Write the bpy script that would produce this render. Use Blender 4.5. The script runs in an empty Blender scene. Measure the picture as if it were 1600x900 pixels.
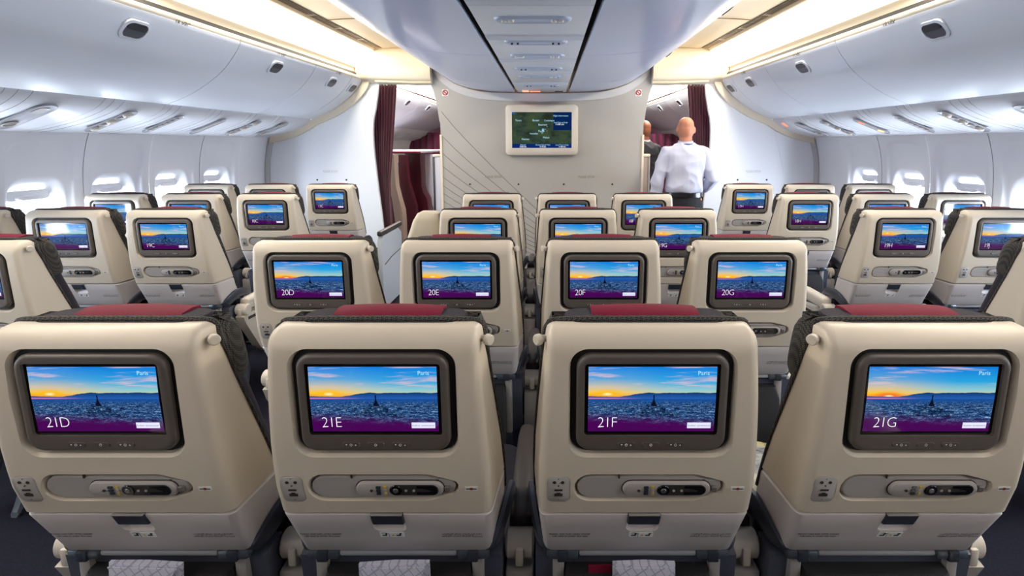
import bpy, bmesh, math, random
from mathutils import Vector, Matrix
random.seed(7)
SC = bpy.context.scene
COL = SC.collection
PI = math.pi
EYE = 1.43

# ------------------------------------------------------------------ camera
cam_d = bpy.data.cameras.new('camera')
cam_d.sensor_width = 36.0
cam_d.lens = 36.0 * 820 / 1600
cam_d.shift_x = -57 / 1600
cam_d.shift_y = -116 / 1600
cam_d.clip_start = 0.02
cam_d.clip_end = 100
cam = bpy.data.objects.new('camera', cam_d)
cam.location = (0.067, 0.0, EYE)
cam.rotation_euler = (math.radians(90 - 7.5), 0, 0)
COL.objects.link(cam)
SC.camera = cam

# ------------------------------------------------------------------ world, view
SC.view_settings.view_transform = 'Standard'
SC.view_settings.look = 'None'
SC.view_settings.exposure = 0.30
SC.view_settings.gamma = 1.0
SC.view_settings.use_curve_mapping = False
W = bpy.data.worlds.new('daylight'); SC.world = W; W.use_nodes = True
bg = W.node_tree.nodes['Background']
bg.inputs[0].default_value = (0.80, 0.90, 1.0, 1); bg.inputs[1].default_value = 3.0
SC.cycles.max_bounces = 8
SC.cycles.diffuse_bounces = 5
SC.cycles.glossy_bounces = 3
SC.cycles.transparent_max_bounces = 8
SC.cycles.sample_clamp_indirect = 4.0
SC.cycles.use_denoising = True

KEY_WINDOW_L, KEY_WINDOW_R, KEY_COVE = 28.0, 38.0, 23.0

def area(name, loc, direction, sx, sy, power, color):
    l = bpy.data.lights.new(name, 'AREA'); l.shape = 'RECTANGLE'
    l.size = sx; l.size_y = sy; l.energy = power; l.color = color
    o = bpy.data.objects.new(name, l); o.location = loc
    d = Vector(direction).normalized()
    z = -d; y = Vector((0, 1, 0)); x = y.cross(z).normalized(); y = z.cross(x)
    o.rotation_euler = Matrix((x, y, z)).transposed().to_euler()
    COL.objects.link(o); return o

WIN_Y = [4.72 - 0.53 * k for k in range(13)]
for k, y in enumerate(WIN_Y):
    wx = 2.96 + 0.05 * (5.2 - y)
    for s, p in ((-1, KEY_WINDOW_L), (1, KEY_WINDOW_R)):
        p = p * (1.0 if y > 2.2 else (.55 if y > 0.9 else .14))      # dimmed further back to keep the near seatbacks dark
        area('window_daylight', (s * (wx + 0.145), y, EYE - 0.44), (-s, 0, 0.22), 0.46, 0.32, p, (0.77, 0.87, 1.0))
# lamp strips in the two ceiling coves (long fluorescent lines)
for s in (-1, 1):
    area('added_fill_ahead', (s * 1.42, 7.6, EYE + 0.93), (s * .5, 0, -1), 0.12, 3.6, 80, (1.0, 0.93, 0.88))  # added fill to brighten the cabin ahead, no fitting known there
    for y0, y1 in ((-2.2, 0.2), (0.3, 2.8), (2.9, 5.3), (5.8, 8.0)):
        n = y1 - y0
        area('cove_lamp', (s * (1.70 + 0.035 * (5.2 - (y0 + y1) / 2)), (y0 + y1) / 2, EYE + 0.86), (-s * 0.62, 0, -0.8), 0.10, n, KEY_COVE * n / 2.4 * (.55 if y0 < 0 else 1.0), (1.0, 0.90, 0.75))

# ------------------------------------------------------------------ materials
def lin(c):
    c = c / 255.0
    return c / 12.92 if c <= 0.04045 else ((c + 0.055) / 1.055) ** 2.4
def rgb(r, g, b): return (lin(r), lin(g), lin(b), 1)
MATS = {}
def mat(name, col, rough=0.5, metal=0.0, emit=0.0, ecol=None, bump=0.0, bscale=200, var=0.0, vscale=8, coat=0.0, spec=None):
    if name in MATS: return MATS[name]
    m = bpy.data.materials.new(name); m.use_nodes = True
    nt = m.node_tree; b = nt.nodes['Principled BSDF']
    b.inputs['Base Color'].default_value = col
    b.inputs['Roughness'].default_value = rough
    b.inputs['Metallic'].default_value = metal
    if coat: b.inputs['Coat Weight'].default_value = coat; b.inputs['Coat Roughness'].default_value = 0.1
    if spec is not None: b.inputs['Specular IOR Level'].default_value = spec
    if emit:
        b.inputs['Emission Color'].default_value = ecol or col
        b.inputs['Emission Strength'].default_value = emit
    tc = nt.nodes.new('ShaderNodeTexCoord')
    if var:
        n = nt.nodes.new('ShaderNodeTexNoise'); n.inputs['Scale'].default_value = vscale; n.inputs['Detail'].default_value = 4
        nt.links.new(tc.outputs['Object'], n.inputs['Vector'])
        mx = nt.nodes.new('ShaderNodeMix'); mx.data_type = 'RGBA'
        mx.inputs[6].default_value = [c * (1 - var) for c in col[:3]] + [1]
        mx.inputs[7].default_value = [min(1, c * (1 + var)) for c in col[:3]] + [1]
        nt.links.new(n.outputs['Fac'], mx.inputs[0]); nt.links.new(mx.outputs[2], b.inputs['Base Color'])
    if bump:
        n = nt.nodes.new('ShaderNodeTexNoise'); n.inputs['Scale'].default_value = bscale; n.inputs['Detail'].default_value = 2
        nt.links.new(tc.outputs['Object'], n.inputs['Vector'])
        bp = nt.nodes.new('ShaderNodeBump'); bp.inputs['Strength'].default_value = bump; bp.inputs['Distance'].default_value = 0.002
        nt.links.new(n.outputs['Fac'], bp.inputs['Height']); nt.links.new(bp.outputs['Normal'], b.inputs['Normal'])
    MATS[name] = m
    return m

CREAM = mat('cream_plastic', rgb(207, 196, 179), 0.38, bump=0.08, bscale=600)
CREAM_LOW = mat('cream_tray_plastic', rgb(206, 199, 197), 0.42, bump=0.25, bscale=500)
GREYPL = mat('grey_plastic', rgb(168, 163, 160), 0.4)
BEZEL = mat('dark_taupe_plastic', rgb(92, 85, 80), 0.42)
BLACK = mat('black_gloss', (0.004, 0.004, 0.005, 1), 0.12)
MATTBLACK = mat('matt_black', (0.006, 0.006, 0.006, 1), 0.6)
WHITEINK = mat('white_ink', rgb(225, 225, 225), 0.5)
DARKINK = mat('dark_ink', rgb(50, 46, 44), 0.6)
REDINK = mat('red_ink', rgb(170, 40, 35), 0.5)
YELLOWINK = mat('yellow_print', rgb(205, 175, 60), 0.5)
LATCH = mat('charcoal_latch', rgb(52, 56, 66), 0.22, coat=0.5)
STEEL = mat('blue_grey_metal', rgb(120, 130, 142), 0.28, metal=0.75)
IVORY = mat('ivory_plastic', rgb(206, 198, 186), 0.4)
ARMDARK = mat('charcoal_arm_pad', rgb(58, 52, 50), 0.5)
STICKER = mat('pale_sticker', rgb(244, 246, 246), 0.4)
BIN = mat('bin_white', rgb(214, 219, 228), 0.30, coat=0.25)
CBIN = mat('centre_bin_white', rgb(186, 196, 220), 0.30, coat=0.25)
PSU = mat('service_panel_white', rgb(212, 214, 220), 0.35)
WALL = mat('side_wall_white', rgb(232, 233, 238), 0.42)
WINGW = mat('partition_white', rgb(236, 239, 244), 0.42)
TRIMC = mat('cream_trim', rgb(222, 210, 188), 0.42)
COVE = mat('cove_white', rgb(224, 208, 180), 0.5)
DARKGAP = mat('dark_gap', rgb(30, 28, 28), 0.6)
GRILLE = mat('brown_air_grille', rgb(120, 96, 62), 0.6)
MAROON = mat('maroon_leather', rgb(112, 10, 42), 0.75, bump=0.2, bscale=300, spec=.25)
MAROOND = mat('maroon_shell', rgb(70, 14, 30), 0.35)
TAUPE = mat('taupe_shell', rgb(168, 150, 140), 0.35)
LAVEND = mat('pale_lavender_shell', rgb(205, 205, 220), 0.35)
CARPETC = rgb(24, 20, 46)

def mesh_fabric():
    m = bpy.data.materials.new('dark_knit_fabric'); m.use_nodes = True
    nt = m.node_tree; b = nt.nodes['Principled BSDF']; b.inputs['Roughness'].default_value = 0.85
    tc = nt.nodes.new('ShaderNodeTexCoord')
    mp = nt.nodes.new('ShaderNodeMapping'); mp.inputs['Rotation'].default_value = (0.3, 0.785, 0.785)
    ck = nt.nodes.new('ShaderNodeTexChecker'); ck.inputs['Scale'].default_value = 330
    ck.inputs['Color1'].default_value = rgb(74, 71, 68); ck.inputs['Color2'].default_value = rgb(14, 13, 14)
    nt.links.new(tc.outputs['Object'], mp.inputs['Vector']); nt.links.new(mp.outputs['Vector'], ck.inputs['Vector'])
    nt.links.new(ck.outputs['Color'], b.inputs['Base Color'])
    return m
KNIT = mesh_fabric()
DARKFAB = mat('dark_purple_fabric', rgb(30, 26, 38), 0.9, bump=0.4, bscale=400)

def carpet():
    m = bpy.data.materials.new('aubergine_carpet'); m.use_nodes = True
    nt = m.node_tree; b = nt.nodes['Principled BSDF']; b.inputs['Roughness'].default_value = 0.95
    tc = nt.nodes.new('ShaderNodeTexCoord')
    n = nt.nodes.new('ShaderNodeTexNoise'); n.inputs['Scale'].default_value = 90; n.inputs['Detail'].default_value = 5
    r = nt.nodes.new('ShaderNodeValToRGB'); r.color_ramp.elements[0].color = rgb(6, 5, 20); r.color_ramp.elements[1].color = rgb(20, 16, 42)
    r.color_ramp.elements[0].position = 0.35; r.color_ramp.elements[1].position = 0.65
    nt.links.new(tc.outputs['Object'], n.inputs['Vector']); nt.links.new(n.outputs['Fac'], r.inputs['Fac']); nt.links.new(r.outputs['Color'], b.inputs['Base Color'])
    return m
CARPET = carpet()

def curtain_mat():
    m = bpy.data.materials.new('burgundy_curtain_cloth'); m.use_nodes = True
    b = m.node_tree.nodes['Principled BSDF']; b.inputs['Base Color'].default_value = rgb(98, 8, 58); b.inputs['Roughness'].default_value = 0.7
    b.inputs['Sheen Weight'].default_value = 0.4
    return m
CURT = curtain_mat()

def glass_mat():
    m = bpy.data.materials.new('cabin_window_glass'); m.use_nodes = True
    nt = m.node_tree; nt.nodes.remove(nt.nodes['Principled BSDF'])
    t = nt.nodes.new('ShaderNodeBsdfTransparent'); g = nt.nodes.new('ShaderNodeBsdfGlossy'); g.inputs['Roughness'].default_value = 0.05
    mx = nt.nodes.new('ShaderNodeMixShader'); mx.inputs[0].default_value = 0.06
    nt.links.new(t.outputs[0], mx.inputs[1]); nt.links.new(g.outputs[0], mx.inputs[2])
    nt.links.new(mx.outputs[0], nt.nodes['Material Output'].inputs['Surface'])
    return m
GLASS = glass_mat()

class NB:
    """tiny node helper"""
    def __init__(s, nt): s.nt = nt
    def val(s, x): n = s.nt.nodes.new('ShaderNodeValue'); n.outputs[0].default_value = x; return n.outputs[0]
    def m(s, op, a, b=None, c=None, clamp=False):
        n = s.nt.nodes.new('ShaderNodeMath'); n.operation = op; n.use_clamp = clamp
        for i, v in enumerate((a, b, c)):
            if v is None: continue
            if isinstance(v, (int, float)): n.inputs[i].default_value = v
            else: s.nt.links.new(v, n.inputs[i])
        return n.outputs[0]
    def smooth(s, x, lo, hi):
        n = s.nt.nodes.new('ShaderNodeMapRange'); n.interpolation_type = 'SMOOTHSTEP'
        s.nt.links.new(x, n.inputs[0]); n.inputs[1].default_value = lo; n.inputs[2].default_value = hi
        return n.outputs[0]
    def mix(s, f, a, b):
        n = s.nt.nodes.new('ShaderNodeMix'); n.data_type = 'RGBA'
        for i, v in ((0, f), (6, a), (7, b)):
            if isinstance(v, (int, float)): n.inputs[i].default_value = v
            elif isinstance(v, (tuple, list)): n.inputs[i].default_value = v
            else: s.nt.links.new(v, n.inputs[i])
        return n.outputs[2]
    def ramp(s, f, els):
        n = s.nt.nodes.new('ShaderNodeValToRGB'); cr = n.color_ramp
        while len(cr.elements) < len(els): cr.elements.new(0.5)
        for e, (p, c) in zip(cr.elements, els): e.position = p; e.color = c
        s.nt.links.new(f, n.inputs[0]); return n.outputs[0]
    def noise(s, vec, scale, detail=3, rough=0.5):
        n = s.nt.nodes.new('ShaderNodeTexNoise'); n.inputs['Scale'].default_value = scale; n.inputs['Detail'].default_value = detail
        n.inputs['Roughness'].default_value = rough
        s.nt.links.new(vec, n.inputs['Vector']); return n.outputs['Fac']
    def xyz(s, x, y, z=0.0):
        n = s.nt.nodes.new('ShaderNodeCombineXYZ')
        for i, v in enumerate((x, y, z)):
            if isinstance(v, (int, float)): n.inputs[i].default_value = v
            else: s.nt.links.new(v, n.inputs[i])
        return n.outputs[0]

def screen_mat(name, sun=(0.15, 0.59), warm=1.15, seed=0.0, glow=(255, 190, 30), strength=0.84):
    """city at dusk, shown on the seat screens; a lit display"""
    m = bpy.data.materials.new(name); m.use_nodes = True
    nt = m.node_tree; nt.nodes.remove(nt.nodes['Principled BSDF']); N = NB(nt)
    uvn = nt.nodes.new('ShaderNodeUVMap'); uvn.uv_map = 'UVMap'
    sp = nt.nodes.new('ShaderNodeSeparateXYZ'); nt.links.new(uvn.outputs[0], sp.inputs[0]); u, v = sp.outputs[0], sp.outputs[1]
    cool = N.ramp(v, [(0.50, rgb(170, 150, 190)), (0.56, rgb(235, 205, 130)), (0.64, rgb(150, 205, 205)), (0.78, rgb(40, 165, 225)), (1.0, rgb(10, 125, 220))])
    warmr = N.ramp(v, [(0.50, rgb(215, 130, 150)), (0.545, rgb(250, 140, 40)), (0.61, rgb(252, 200, 50)), (0.70, rgb(205, 195, 170)), (0.82, rgb(95, 165, 215)), (1.0, rgb(20, 130, 225))])
    wf = N.smooth(u, 0.75, 0.0)
    sky = N.mix(N.m('MULTIPLY', wf, warm), cool, warmr)
    du = N.m('SUBTRACT', u, sun[0]); dv = N.m('MULTIPLY', N.m('SUBTRACT', v, sun[1]), 1.7)
    d = N.m('SQRT', N.m('ADD', N.m('MULTIPLY', du, du), N.m('MULTIPLY', dv, dv)))
    sky = N.mix(N.smooth(d, 0.16, 0.02), sky, rgb(*glow))
    sky = N.mix(N.smooth(d, 0.05, 0.01), sky, rgb(255, 240, 170))
    # thin streaky clouds
    cv = N.xyz(N.m('MULTIPLY', u, 2.2), N.m('MULTIPLY', v, 15.0), 3.3 + seed)
    cl = N.smooth(N.noise(cv, 1.0, 4, 0.55), 0.50, 0.66)
    cl = N.m('MULTIPLY', cl, N.smooth(v, 0.6, 0.75))
    sky = N.mix(N.m('MULTIPLY', cl, 0.7), sky, rgb(225, 195, 205))
    # distant hills
    hn = N.noise(N.xyz(N.m('MULTIPLY', u, 5.0), 1.7, 0.0), 1.0, 5, 0.6)
    hump = N.m('MULTIPLY', N.smooth(u, 0.22, 0.5), 0.055)
    hh = N.m('ADD', N.m('ADD', N.m('MULTIPLY', N.m('SUBTRACT', hn, 0.5), 0.05), 0.555), hump)
    hill = N.m('LESS_THAN', v, hh)
    hcol = N.ramp(v, [(0.50, rgb(40, 100, 190)), (0.6, rgb(18, 62, 118))])
    pic = N.mix(hill, sky, hcol)
    haze = N.m('MULTIPLY', N.smooth(v, 0.545, 0.52), N.smooth(u, 0.45, 0.1))
    pic = N.mix(haze, pic, rgb(215, 120, 165))
    # city
    persp = N.m('DIVIDE', 1.0, N.m('ADD', N.m('SUBTRACT', 0.56, v), 0.05))
    cx = N.m('MULTIPLY', N.m('SUBTRACT', u, 0.5), persp)
    c1 = N.noise(N.xyz(N.m('MULTIPLY', cx, 3.0), N.m('MULTIPLY', persp, 2.6), seed), 1.4, 6, 0.65)
    c2 = N.noise(N.xyz(N.m('MULTIPLY', u, 46.0), N.m('MULTIPLY', v, 52.0), 0.0), 1.0, 4, 0.8)
    cc = N.m('ADD', N.m('MULTIPLY', c1, 0.5), N.m('MULTIPLY', c2, 0.5))
    city = N.ramp(cc, [(0.40, rgb(6, 18, 46)), (0.49, rgb(14, 52, 104)), (0.55, rgb(40, 92, 150)), (0.63, rgb(165, 200, 228))])
    c3 = N.noise(N.xyz(N.m('MULTIPLY', u, 115.0), N.m('MULTIPLY', v, 95.0), 2.0), 1.0, 2, 0.6)
    spk = N.m('MULTIPLY', N.smooth(c3, 0.55, 0.64), N.smooth(c1, 0.40, 0.54))
    city = N.mix(N.m('MULTIPLY', spk, 0.8), city, rgb(150, 185, 218))
    city = N.mix(N.smooth(v, 0.40, 0.52), city, rgb(20, 76, 150))
    # dark park avenue widening towards the viewer
    av = N.m('ABSOLUTE', N.m('SUBTRACT', u, N.m('ADD', 0.50, N.m('MULTIPLY', N.m('SUBTRACT', 0.42, v), 0.2))))
    wv = N.m('MULTIPLY', N.m('SUBTRACT', 0.46, v), 0.9)
    park = N.m('MULTIPLY', N.m('MULTIPLY', N.m('LESS_THAN', av, wv), N.m('GREATER_THAN', v, 0.24)), 0.75)
    park = N.m('MULTIPLY', park, N.smooth(c2, 0.62, 0.42))
    city = N.mix(park, city, rgb(6, 20, 40))
    lnd = N.m('LESS_THAN', v, 0.515)
    pic = N.mix(lnd, pic, city)
    # tower
    tw = N.m('ADD', 0.005, N.m('MULTIPLY', N.m('MAXIMUM', N.m('SUBTRACT', 0.50, v), 0.0), 0.20))
    tm = N.m('MULTIPLY', N.m('LESS_THAN', N.m('ABSOLUTE', N.m('SUBTRACT', u, 0.515)), tw), N.m('MULTIPLY', N.m('LESS_THAN', v, 0.575), N.m('GREATER_THAN', v, 0.40)))
    pic = N.mix(tm, pic, rgb(8, 16, 40))
    # plum band at the bottom
    pe = N.m('ADD', v, N.m('MULTIPLY', N.m('SUBTRACT', c2, 0.5), 0.10))
    pe = N.m('ADD', pe, N.m('MULTIPLY', N.m('SUBTRACT', u, 0.2), 0.10))
    pic = N.mix(N.smooth(pe, 0.33, 0.13), pic, rgb(72, 6, 84))
    em = nt.nodes.new('ShaderNodeEmission'); em.inputs[1].default_value = strength
    nt.links.new(pic, em.inputs[0])
    gl = nt.nodes.new('ShaderNodeBsdfGlossy'); gl.inputs['Roughness'].default_value = 0.06; gl.inputs['Color'].default_value = (1, 1, 1, 1)
    fr = nt.nodes.new('ShaderNodeFresnel'); fr.inputs[0].default_value = 1.45
    ms = nt.nodes.new('ShaderNodeMixShader'); nt.links.new(fr.outputs[0], ms.inputs[0])
    nt.links.new(em.outputs[0], ms.inputs[1]); nt.links.new(gl.outputs[0], ms.inputs[2])
    nt.links.new(ms.outputs[0], nt.nodes['Material Output'].inputs['Surface'])
    return m
SCREEN_A = screen_mat('screen_dusk_city')
SCREEN_B = screen_mat('screen_red_sun_city', sun=(0.17, 0.555), seed=4.2, glow=(250, 110, 40))
SCREEN_C = screen_mat('screen_bright_sun_city', sun=(0.12, 0.64), seed=9.1, glow=(255, 175, 20), warm=1.25)
LITWHITE = mat('lit_white_text', (0, 0, 0, 1), 0.5, emit=0.95, ecol=(0.95, 0.97, 1.0, 1))
LITCYAN = mat('lit_cyan_text', (0, 0, 0, 1), 0.5, emit=0.8, ecol=(0.45, 0.85, 1.0, 1))
LITBUTTON = mat('lit_white_button', (0, 0, 0, 1), 0.5, emit=0.85, ecol=(0.78, 0.80, 0.98, 1))
LITVIOLET = mat('lit_violet_text', (0, 0, 0, 1), 0.5, emit=0.4, ecol=(0.35, 0.18, 0.45, 1))
LITRED = mat('lit_red_sign', (0, 0, 0, 1), 0.5, emit=1.3, ecol=(1.0, 0.25, 0.12, 1))
LITAMBER = mat('lit_amber_sign', (0, 0, 0, 1), 0.5, emit=1.6, ecol=(1.0, 0.60, 0.25, 1))
LITCOVE = mat('glowing_cove_panel', (0.8, 0.75, 0.6, 1), 0.5, emit=1.55, ecol=(1.0, 0.93, 0.76, 1))

MAT_REAR = mat('dark_rear_wall', rgb(90, 60, 70), .8)  # unseen end wall, kept dark to send less light onto the seatbacks
MAT_FAR = mat('far_maroon_bulkhead', rgb(74, 20, 38), .6)
# ------------------------------------------------------------------ mesh helpers
def bm_data(bm):
    bm.verts.index_update()
    r = ([tuple(v.co) for v in bm.verts], [[v.index for v in f.verts] for f in bm.faces]); bm.free(); return r
def box(x0, x1, y0, y1, z0, z1, bev=0.0, seg=2):
    bm = bmesh.new(); bmesh.ops.create_cube(bm, size=1)
    for v in bm.verts:
        v.co = Vector(((x0 + x1) / 2 + v.co.x * (x1 - x0), (y0 + y1) / 2 + v.co.y * (y1 - y0), (z0 + z1) / 2 + v.co.z * (z1 - z0)))
    if bev: bmesh.ops.bevel(bm, geom=list(bm.edges), offset=min(bev, 0.49 * min(abs(x1 - x0), abs(y1 - y0), abs(z1 - z0))), segments=seg, profile=0.5, affect='EDGES')
    return bm_data(bm)
def loft(rings, closed=True, cap0=True, cap1=True):
    v, f = [], []; n = len(rings[0])
    for r in rings: v += [tuple(p) for p in r]
    for i in range(len(rings) - 1):
        for j in range(n if closed else n - 1):
            k = (j + 1) % n; f.append([i * n + j, i * n + k, (i + 1) * n + k, (i + 1) * n + j])
    if cap0: f.append([j for j in range(n)][::-1])
    if cap1: f.append([(len(rings) - 1) * n + j for j in range(n)])
    return v, f
def rrect(hw, hh, r, n=6, cx=0, cy=0, rr=None):
    """rounded rectangle outline, counter clockwise; rr = radii for (+,+),(-,+),(-,-),(+,-)"""
    out = []; rs = rr or [r] * 4
    for q, (sx, sy) in enumerate(((1, 1), (-1, 1), (-1, -1), (1, -1))):
        rad = max(rs[q], 1e-4)
        for i in range(n + 1):
            a = PI / 2 * (q + i / n)
            out.append((cx + sx * (hw - rad) + rad * math.cos(a), cy + sy * (hh - rad) + rad * math.sin(a)))
    return out
def cyl(p0, p1, r0, r1=None, n=20, bev=0.0):
    p0, p1 = Vector(p0), Vector(p1); r1 = r0 if r1 is None else r1
    d = (p1 - p0); L = d.length; d.normalize()
    a = Vector((0, 0, 1)) if abs(d.z) < 0.9 else Vector((1, 0, 0)); u = d.cross(a).normalized(); w = d.cross(u)
    prof = [(0, r0 - bev), (bev, r0), (L - bev, r1), (L, r1 - bev)] if bev else [(0, r0), (L, r1)]
    rings = [[p0 + d * t + (u * math.cos(2 * PI * j / n) + w * math.sin(2 * PI * j / n)) * r for j in range(n)] for t, r in prof]
    return loft(rings)
def tube(path, rad, n=12, caps=True):
    P = [Vector(p) for p in path]; rings = []
    R = rad if isinstance(rad, (list, tuple)) else [rad] * len(P)
    up = None
    for i, p in enumerate(P):
        d = (P[min(i + 1, len(P) - 1)] - P[max(i - 1, 0)]).normalized()
        if up is None:
            a = Vector((0, 0, 1)) if abs(d.z) < 0.9 else Vector((0, 1, 0)); up = (a - d * a.dot(d)).normalized()
        else: up = (up - d * up.dot(d)).normalized()
        w = d.cross(up)
        rings.append([p + (up * math.cos(2 * PI * j / n) + w * math.sin(2 * PI * j / n)) * R[i] for j in range(n)])
    return loft(rings, cap0=caps, cap1=caps)
class MB:
    def __init__(s): s.v, s.f, s.m, s.mats = [], [], [], []
    def add(s, vf, material, fn=None):
        v, f = vf
        if fn: v = [tuple(fn(*p)) for p in v]
        if material not in s.mats: s.mats.append(material)
        mi = s.mats.index(material); o = len(s.v)
        s.v += [tuple(p) for p in v]; s.f += [[i + o for i in q] for q in f]; s.m += [mi] * len(f)
        return s
    def build(s, name, parent=None, loc=None, angle=40, fix=True):
        me = bpy.data.meshes.new(name); me.from_pydata(s.v, [], s.f)
        for m in s.mats: me.materials.append(m)
        me.polygons.foreach_set('material_index', s.m)
        if fix:
            bm = bmesh.new(); bm.from_mesh(me); bmesh.ops.recalc_face_normals(bm, faces=bm.faces); bm.to_mesh(me); bm.free()
        me.shade_smooth(); me.set_sharp_from_angle(angle=math.radians(angle))
        o = bpy.data.objects.new(name, me); COL.objects.link(o)
        if parent is not None: o.parent = parent
        if loc is not None: o.location = loc
        return o
def one(name, vf, material, parent=None, fn=None, angle=40, loc=None, fix=True):
    return MB().add(vf, material, fn).build(name, parent, loc, angle, fix)
def tag(o, label=None, cat=None, group=None, kind=None):
    if label: o['label'] = label
    if cat: o['category'] = cat
    if group: o['group'] = group
    if kind: o['kind'] = kind
    return o
def empty(name, loc=(0, 0, 0), rz=0):
    o = bpy.data.objects.new(name, None); o.location = loc; o.rotation_euler = (0, 0, rz); o.empty_display_size = 0.05
    COL.objects.link(o); return o
def children(o): return [c for c in COL.objects if c.parent == o]
def copy_tree(o, parent=None, kids=None):
    c = o.copy(); COL.objects.link(c); c.parent = parent
    for ch in (kids[o.name] if kids else children(o)): copy_tree(ch, c, kids)
    return c
def boolcut(vf, mat_, cutters, name):
    base = one(name, vf, mat_)
    cs = []
    for c in cutters:
        co = one('cutter', c, mat_); cs.append(co)
        md = base.modifiers.new('b', 'BOOLEAN'); md.operation = 'DIFFERENCE'; md.solver = 'EXACT'; md.object = co
    dg = bpy.context.evaluated_depsgraph_get(); dg.update()
    me = bpy.data.meshes.new_from_object(base.evaluated_get(dg))
    for o in [base] + cs:
        bpy.data.objects.remove(o)
    me.shade_smooth(); me.set_sharp_from_angle(angle=math.radians(32))
    return me
def text_vf(s, size, offset=0.0, space=1.0, align='LEFT'):
    cu = bpy.data.curves.new('t', 'FONT'); cu.body = s; cu.size = size; cu.offset = offset; cu.space_character = space
    cu.align_x = align; cu.resolution_u = 3
    o = bpy.data.objects.new('t', cu); COL.objects.link(o)
    dg = bpy.context.evaluated_depsgraph_get(); dg.update()
    me = bpy.data.meshes.new_from_object(o.evaluated_get(dg))
    v = [tuple(p.co) for p in me.vertices]; f = [list(p.vertices) for p in me.polygons]
    bpy.data.objects.remove(o); bpy.data.curves.remove(cu); bpy.data.meshes.remove(me)
    return v, f
def interp(tab, x):
    """piecewise linear, tab sorted by first entry"""
    if x <= tab[0][0]: return tab[0][1]
    for (a, b), (c, d) in zip(tab, tab[1:]):
        if x <= c: return b + (d - b) * (x - a) / (c - a)
    return tab[-1][1]
def catmull(P, n=4):
    out = []
    for i in range(len(P) - 1):
        p0, p1, p2, p3 = P[max(i - 1, 0)], P[i], P[i + 1], P[min(i + 2, len(P) - 1)]
        for k in range(n):
            t = k / n
            out.append(tuple(0.5 * (2 * b + (c - a) * t + (2 * a - 5 * b + 4 * c - d) * t * t + (3 * b - a - 3 * c + d) * t ** 3) for a, b, c, d in zip(p0, p1, p2, p3)))
    out.append(tuple(P[-1])); return out

# ------------------------------------------------------------------ cabin shell
YB = 5.45            # front partition
YR = -2.6            # rear end of what is modelled
YF = 10.6            # far end of the next cabin
def sx(X, k, y): return X + k * (YB - y)      # the cabin narrows towards the nose
# profile points: half width, height above eye, taper
P_WALL = [(2.765, 0.092, .05), (2.80, 0.0, .05), (2.835, -0.15, .05), (2.85, -0.35, .05), (2.845, -0.55, .05), (2.80, -0.80, .05), (2.70, -1.10, .05), (2.55, -1.43, .05)]
P_PSU = [(2.765, .092, .05), (2.66, .112, .044), (2.52, .152, .036), (2.40, .205, .027), (2.345, .255, .021), (2.335, .285, .02)]
P_BIN = [(2.32, .275, .02), (2.147, .347, .022), (1.974, .459, .025), (1.874, .557, .03), (1.821, .629, .033), (1.808, .672, .035)]
P_COVE = [(1.838, .712, .035), (1.842, .745, .035), (1.80, .805, .036), (1.75, .855, .038), (1.69, .905, .04), (1.625, .935, .04)]
P_SIDECEIL = [(1.572, .940, .04), (1.45, .950, .03), (1.27, .956, .01), (1.19, .945, 0), (1.13, .905, 0)]
P_CBIN = [(1.143, .872, 0), (1.125, .825, 0), (1.06, .745, 0), (.97, .672, 0), (.85, .605, 0), (.704, .557, 0), (.50, .532, 0), (.272, .524, 0)]

def strip(profile, y0, y1, s=1, ny=1, thick=0.0, off=0.0, n=4):
    """a band of the cabin lining along the aircraft; thick pushes a second skin outwards"""
    P = catmull(profile, n)
    nrm = []
    for i in range(len(P)):
        a, b = P[max(i - 1, 0)], P[min(i + 1, len(P) - 1)]
        dx, dz = b[0] - a[0], b[1] - a[1]; L = math.hypot(dx, dz) or 1
        nrm.append((-dz / L, dx / L))
    def ring(y, o): return [(s * (sx(p[0] + q[0] * o, p[2], y)), y, EYE + p[1] + q[1] * o) for p, q in zip(P, nrm)]
    rings = []
    for i in range(ny + 1):
        y = y0 + (y1 - y0) * i / ny
        r = ring(y, off)
        if thick: r = r + ring(y, off + thick)[::-1]
        rings.append(r)
    return loft(rings, closed=bool(thick), cap0=bool(thick), cap1=bool(thick))
def prof_at(profile, t):
    P = catmull(profile, 8); i = t * (len(P) - 1); a = int(i); b = min(a + 1, len(P) - 1); w = i - a
    p = tuple(P[a][k] * (1 - w) + P[b][k] * w for k in range(3))
    dx, dz = P[b][0] - P[a - 1 if b == a else a][0], P[b][1] - P[a - 1 if b == a else a][1]; L = math.hypot(dx, dz) or 1
    return p, (dx / L, dz / L)
def frame_on(profile, t, y, s, off=0.0):
    """function mapping (u along y, v along the profile, o into the cabin) to a world point"""
    p, d = prof_at(profile, t)
    def fn(u, v, o):
        nx, nz = (-d[1], d[0])
        # inward normal points to lower / inner side
        if nz > 0: nx, nz = -nx, -nz
        x = sx(p[0], p[2], y + u) + d[0] * v + nx * (o + off); z = EYE + p[1] + d[1] * v + nz * (o + off)
        return (s * x, y + u, z)
    return fn

# floor
tag(one('floor', box(-3.1, 3.1, YR, YF, -0.06, 0.0), CARPET), kind='structure')
tag(one('wall_rear', box(-3.2, 3.2, YR - .05, YR, 0, 2.5), MAT_REAR), kind='structure')
tag(one('wall_far', box(-3.0, 3.0, YF, YF + .05, 0, 2.5), MAT_FAR), kind='structure')
# lower hull behind the lining
for s, nm in ((-1, 'left'), (1, 'right')):
    # wall below and between windows, made window panel by window panel
    pass

def wall_x(z, y):
    return sx(interp([(p[1], p[0]) for p in P_WALL[::-1]], z), .05, y)
WP = catmull(P_WALL, 4)
WTAB = sorted([(p[1], p[0]) for p in WP])
def wx_(z, y): return interp(WTAB, z) + .05 * (YB - y)

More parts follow.
